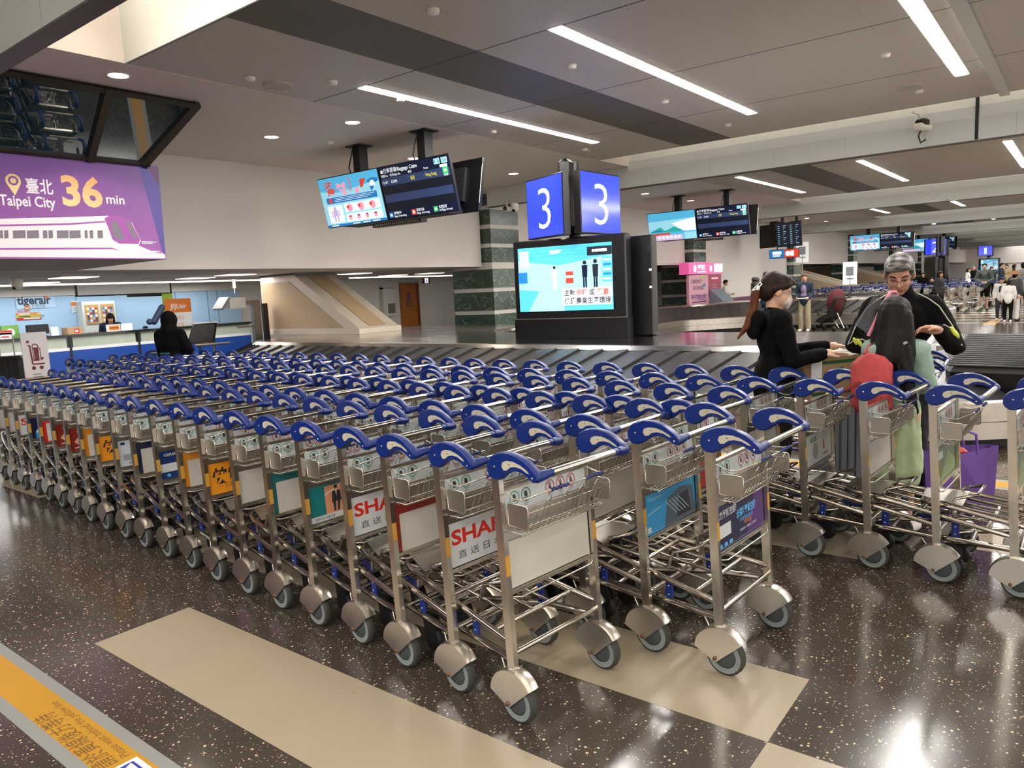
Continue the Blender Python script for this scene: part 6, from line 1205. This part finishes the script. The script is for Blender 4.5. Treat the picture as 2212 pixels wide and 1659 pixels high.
def advert(kind):
    if kind in AD: return AD[kind]
    A = Art(); W, H = .49, .185; w = adm('white', 'bfc2c4'); A_bk = WHITE_B
    if kind.startswith('blank'):
        if kind == 'blank': A.rect(0, 0, W, H, A_bk)
        else: A.rect(0, 0, W, H+.03, adm('edge_'+kind, {'blank_orange': 'c07a20', 'blank_teal': '1d5f62', 'blank_red': '7a2620', 'blank_navy': '1c2440'}[kind])); A.rect(.03, -.005, W, H-.02, A_bk)
    elif kind == 'sharp': A.rect(0, 0, W, H, w); A.text('SHARP', .02, .092, .062, adm('red', 'c3271b'), w=.37, bold=.03); A.text('直 送 日 本 鮮 味', .05, .03, .027, INFO_K, w=.4)
    elif kind == 'sharp_frame': A.rect(0, 0, W, H, adm('red', 'c3271b')); A.rect(.03, .01, W, H-.02, w); A.text('SHARP', .06, .09, .05, adm('red', 'c3271b'), w=.25, bold=.03)
    elif kind == 'suit':
        A.rect(0, 0, W, H, adm('teal', '176a6e')); A.rect(.0, 0, W, .03, w); A.rect(.1, .03, .22, H-.01, adm('peach', 'c98a62')); A.line([(.1, .13), (.22, .175)], .006, w)
        A.disc(.17, .155, .011, adm('skin', 'c79a78'), 10); A.disc(.17, .162, .011, INFO_K, 10); A.poly([(.145, .14), (.195, .14), (.2, .085), (.14, .085)], INFO_K); A.poly([(.165, .145), (.175, .145), (.17, .11)], w); A.poly([(.145, .09), (.165, .09), (.16, .035), (.15, .035)], INFO_K); A.poly([(.175, .09), (.192, .09), (.182, .035), (.17, .035)], INFO_K); A.rect(.2, .07, .23, .095, adm('navy', '1b2a5e'))
        A.text('服務升級 全面上線', .03, .008, .013, INFO_K, w=.12)
    elif kind == 'orange': A.rect(0, 0, W, H, adm('orange', 'd98a1c')); A.text('快電商', .02, .07, .07, INFO_K, w=.29, bold=.04, shear=.12); A.text('— C2C buy —', .05, .035, .022, INFO_K, w=.22, shear=.12)
    elif kind == 'gree':
        A.rect(0, 0, W, H, adm('navy2', '16305e')); A.text('GREE', .03, .15, .018, w, w=.1, bold=.02); A.text('格力變頻空調', .12, .11, .03, w, w=.25, bold=.02); A.rect(.0, .045, .3, .1, w)
        for i in range(4): A.disc(.05+.07*i, .022, .012, adm('sky', '58a0d8'), 12)
    elif kind == 'navy':
        A.rect(0, 0, W, H, adm('night', '14163c')); A.poly([(.3, 0), (W, 0), (W, H), (.4, H)], adm('violet', '4a2a6a')); A.text('格力變頻空調', .0, .135, .026, w, w=.2, bold=.02); A.text('全領域專業空調', .2, .1, .03, adm('lit', '5ab0e8'), w=.2, bold=.02); A.text('省電節能首選', .23, .075, .014, adm('sky', '58a0d8'), w=.14); A.text('7年保固', .27, .052, .02, adm('orange2', 'c8783c'), w=.08); A.rect(0, .05, .14, .105, w); A.text('0800 888 200', .23, .03, .012, w, w=.17)
        for i in range(3): A.rect(.02+.05*i, .008, .05+.05*i, .025, adm('sky', '58a0d8'))
    elif kind == 'building':
        A.rect(0, 0, W, H, adm('azure', '2f90c4')); A.poly([(.18, .0), (.22, .13), (.34, .16), (.46, .14), (.49, .0)], adm('steelgrey', '4a5a66')); A.poly([(.3, .02), (.33, .12), (.42, .13), (.44, .02)], INFO_K)
        for i in range(5): A.line([(.2+.03*i, .12), (.3+.03*i, .04)], .004, adm('paleblue', '9cc4d8'))
        A.rect(.03, .01, .06, .035, w); A.text('Taiwan', .04, .15, .02, adm('paleblue', '9cc4d8'), w=.12); A.line([(.03, .09), (.16, .11)], .003, w)
    elif kind == 'poster':
        A.rect(0, 0, W, H, adm('pale', 'b9c0c6')); A.rect(.02, .155, .05, .175, adm('navy2', '16305e')); A.ring(.13, .125, .02, .004, adm('azure', '2f90c4')); A.rect(.03, .04, .1, .085, adm('grey', '8c9298')); A.rect(.14, .05, .19, .08, adm('grey', '8c9298')); A.text('桃園國際機場', .06, .01, .018, INFO_K, w=.2)
    elif kind == 'lady':
        A.rect(0, 0, W, H, adm('wine', '7a2018')); A.disc(.1, .15, .045, adm('hat', '8a8f8c'), ry=.02); A.disc(.1, .128, .022, adm('skin', 'c79a78')); A.poly([(.06, .1), (.13, .105), (.16, .05), (.12, .02), (.06, .035)], adm('navyink', '1a2438')); A.poly([(.03, .07), (.07, .115), (.09, .09), (.06, .045)], adm('skin', 'c79a78')); A.line([(.03, .02), (.09, .03), (.16, .02)], .008, w)
    elif kind == 'night': A.rect(0, 0, W, H, adm('night', '14163c')); A.disc(.12, .05, .09, adm('paleblue', '9cc4d8'), ry=.05); A.rect(.03, .0, .24, .05, adm('azure', '2f90c4'))
    elif kind == 'kss':
        A.rect(0, 0, W, H, w); A.text('KSS', .12, .135, .03, INFO_K, w=.1, bold=.02)
        for i in range(5): A.ring(.2, .075, .012+.009*i, .004, INFO_K, 12)
        A.rect(.34, .06, .36, .12, adm('red', 'c3271b')); A.rect(.32, .03, .42, .035, INFO_K)
    elif kind == 'green': A.rect(0, 0, W, H, adm('green', '3c5a34')); A.poly([(.1, 0), (.3, .14), (W, .05), (W, 0)], adm('leaf', '6f8a4a')); A.rect(.03, .12, .18, .16, w)
    elif kind == 'redbook': A.rect(0, 0, W, H, adm('brick', '8a2a1c')); A.text('Handle', .1, .12, .02, adm('orange', 'd98a1c'), w=.12)
    b = A.to((px_(.515)+.0, -W/2, .513), (0, 1, 0), (LEAN, 0, 1), eps=.00006); AD[kind] = b; return b
ADM = {}
def ad_mesh(k):
    if k not in ADM: ADM[k] = advert(k).mesh('advert_board')
    return ADM[k]
GRP = 'nested luggage trolleys'
def build_proto():
    root = bpy.data.objects.new('luggage_trolley', None); root.empty_display_size = .1; COL.objects.link(root); objs = []
    for name, par, mb in cart_parts():
        o = obj(name, mb if name != 'advert_board' else ad_mesh('blank'), objs[par] if par is not None else root); objs.append(o)
    return root
proto = build_proto(); used = [False]
def copy_tree(o, parent=None):
    c = o.copy(); COL.objects.link(c)
    if parent: c.parent = parent
    for ch in o.children: copy_tree(ch, c)
    return c
KIDS = {}
def place_cart(x, y, a, ad, label, group=GRP):
    if used[0]:
        c = proto.copy(); COL.objects.link(c); m = {}
        for ch, par in CH: d = ch.copy(); COL.objects.link(d); d.parent = m.get(par, c); m[ch] = d
    else:
        c = proto; used[0] = True; m = {ch: ch for ch, _ in CH}
    c.location = (x, y, 0); c.rotation_euler = (0, 0, a); tag(c, label, 'luggage trolley', group)
    for ch, d in m.items():
        if ch.name.startswith('advert_board'): d.data = ad_mesh(ad)
    return c
CH = []
for ch in proto.children:
    CH.append((ch, proto))
    for g in ch.children: CH.append((g, ch))
ORD = ['first', 'second', 'third', 'fourth', 'fifth', 'sixth', 'seventh', 'eighth', 'ninth', 'tenth', 'eleventh', 'twelfth', 'thirteenth', 'fourteenth', 'fifteenth', 'sixteenth', 'seventeenth', 'eighteenth', 'nineteenth', 'twentieth', 'twenty-first', 'twenty-second', 'twenty-third', 'twenty-fourth', 'twenty-fifth', 'twenty-sixth', 'twenty-seventh', 'twenty-eighth', 'twenty-ninth', 'thirtieth']
def interp(tab, x):
    tab = sorted(tab)
    for (x0, y0), (x1, y1) in zip(tab, tab[1:]):
        if x <= x1 or (x1, y1) == tab[-1]: return y0+(y1-y0)*(x-x0)/(x1-x0)
ROWA = ['blank', 'sharp', 'blank_red', 'sharp', 'suit', 'blank_teal', 'blank', 'orange', 'blank_orange', 'gree', 'blank_navy', 'poster', 'orange', 'blank_orange', 'lady', 'lady', 'sharp_frame', 'night', 'sharp', 'blank', 'blank', 'orange']
ROWB = ['navy', 'navy', 'blank', 'sharp', 'orange']; ROWC = ['redbook', 'blank', 'green', 'sharp']; ROWD = ['green', 'green', 'blank', 'kss', 'blank', 'redbook']
rows = [
 # name, first knob x, pitch, count, near knob y table, adverts
 ('nearest row', -1.72, .342, 21, [(-9, 2.62), (-7.67, 2.52), (-5.9, 2.38), (-4.13, 2.26), (-2.78, 2.19), (-2.1, 2.13), (-1.74, 2.09)], ROWA, 'right end'),
 ('second nearest row', -1.2, .348, 21, [(-9, 3.27), (-7, 3.19), (-4.5, 3.06), (-3.4, 2.98), (-2.3, 2.9), (-1.23, 2.84)], ROWB, 'right end'),
 ('third nearest row', -1.69, .352, 25, [(-10.44, 3.92), (-6, 3.74), (-3.5, 3.6), (-2.4, 3.49), (-1.68, 3.43)], ROWC, 'right end'),
 ('row beside the carousel', -.27, .3425, 28, [(-9.5, 4.64), (-6, 4.58), (-4.4, 4.43), (-2.4, 4.42), (-1.3, 4.38), (-.26, 4.31), (.5, 4.29)], ROWD, 'right end')]
random.seed(3)
for name, x0, p, n, tab, ads, endn in rows:
    for k in range(n):
        kx = x0-p*k; y = interp(tab, kx); sl = (interp(tab, kx+.3)-interp(tab, kx-.3))/.6; a = math.atan(sl)+random.uniform(-.008, .008)
        ex = Vector((math.cos(a), math.sin(a), 0)); ey = Vector((-math.sin(a), math.cos(a), 0)); P_ = Vector((kx, y+random.uniform(-.006, .006), 0))-ex*KX+ey*HY
        ad = ads[k] if k < len(ads) else random.choice(['blank', 'orange', 'sharp', 'navy', 'blank_orange'])
        what = {'sharp': 'red lettered advert', 'suit': 'teal suited man advert', 'orange': 'orange advert', 'gree': 'blue and white advert', 'navy': 'dark navy advert', 'building': 'sky blue building advert', 'poster': 'pale grey poster', 'lady': 'dark red lady advert', 'night': 'navy and light blue advert', 'kss': 'white round-mark advert', 'green': 'green advert', 'redbook': 'brick red advert', 'sharp_frame': 'red framed advert'}.get(ad, 'blank white board')
        if k > 3 and 'nearest' not in name: what = 'blue handles'
        if name.startswith('second') and k == 1: ad = 'building'; what = 'sky blue building advert'
        if name.startswith('second') and k == 0: ad = 'navy'
        place_cart(P_.x, P_.y, a, ad, 'luggage trolley with %s, %s from right, %s' % (what, ORD[k], name), 'luggage trolleys in the '+name)
place_cart(.18, 4.29+HY, 0, 'green', 'luggage trolley cut off by the right edge of the photo, in the farthest row')
place_cart(-.93, 5.92, math.radians(4), 'blank', 'single luggage trolley standing apart beside the man in the black jacket')
q = pd(306, 760, 9.9); place_cart(q.x, q.y, math.radians(38), 'blank', 'single luggage trolley in front of the person in black at left')
# far trolleys: one mesh each
def far_mesh(ad):
    m = MB()
    for name, par, mb in cart_parts(ad=advert(ad), lod=1): m.merge(mb)
    return m.mesh('far_trolley')
FM = [far_mesh('blank'), far_mesh('orange'), far_mesh('redbook')]
FR = [('first far row behind the man', 31.6, -3.55, .42, 17), ('second far row behind the man', 32.5, -3.2, .42, 17), ('third far row behind the man', 36.3, -3.0, .42, 17), ('fourth far row behind the man', 37.4, -2.6, .42, 17), ('row behind the second carousel', 29.3, -5.2, .47, 10), ('fifth far row at the back', 47, -3.2, .45, 16)]
for nm, y, x0, p, n in FR:
    for k in range(n):
        o = bpy.data.objects.new('luggage_trolley', FM[(0, 0, 1, 0, 0, 2, 0)[k % 7]]); COL.objects.link(o); o.location = (x0-p*k, y+random.uniform(-.05, .05), 0); o.rotation_euler = (0, 0, (math.pi/2 if 'carousel' in nm else 0)+random.uniform(-.03, .03))
        tag(o, 'distant blue handled luggage trolley, %s from right, %s' % (ORD[k], nm), 'luggage trolley', 'distant luggage trolleys, '+nm)
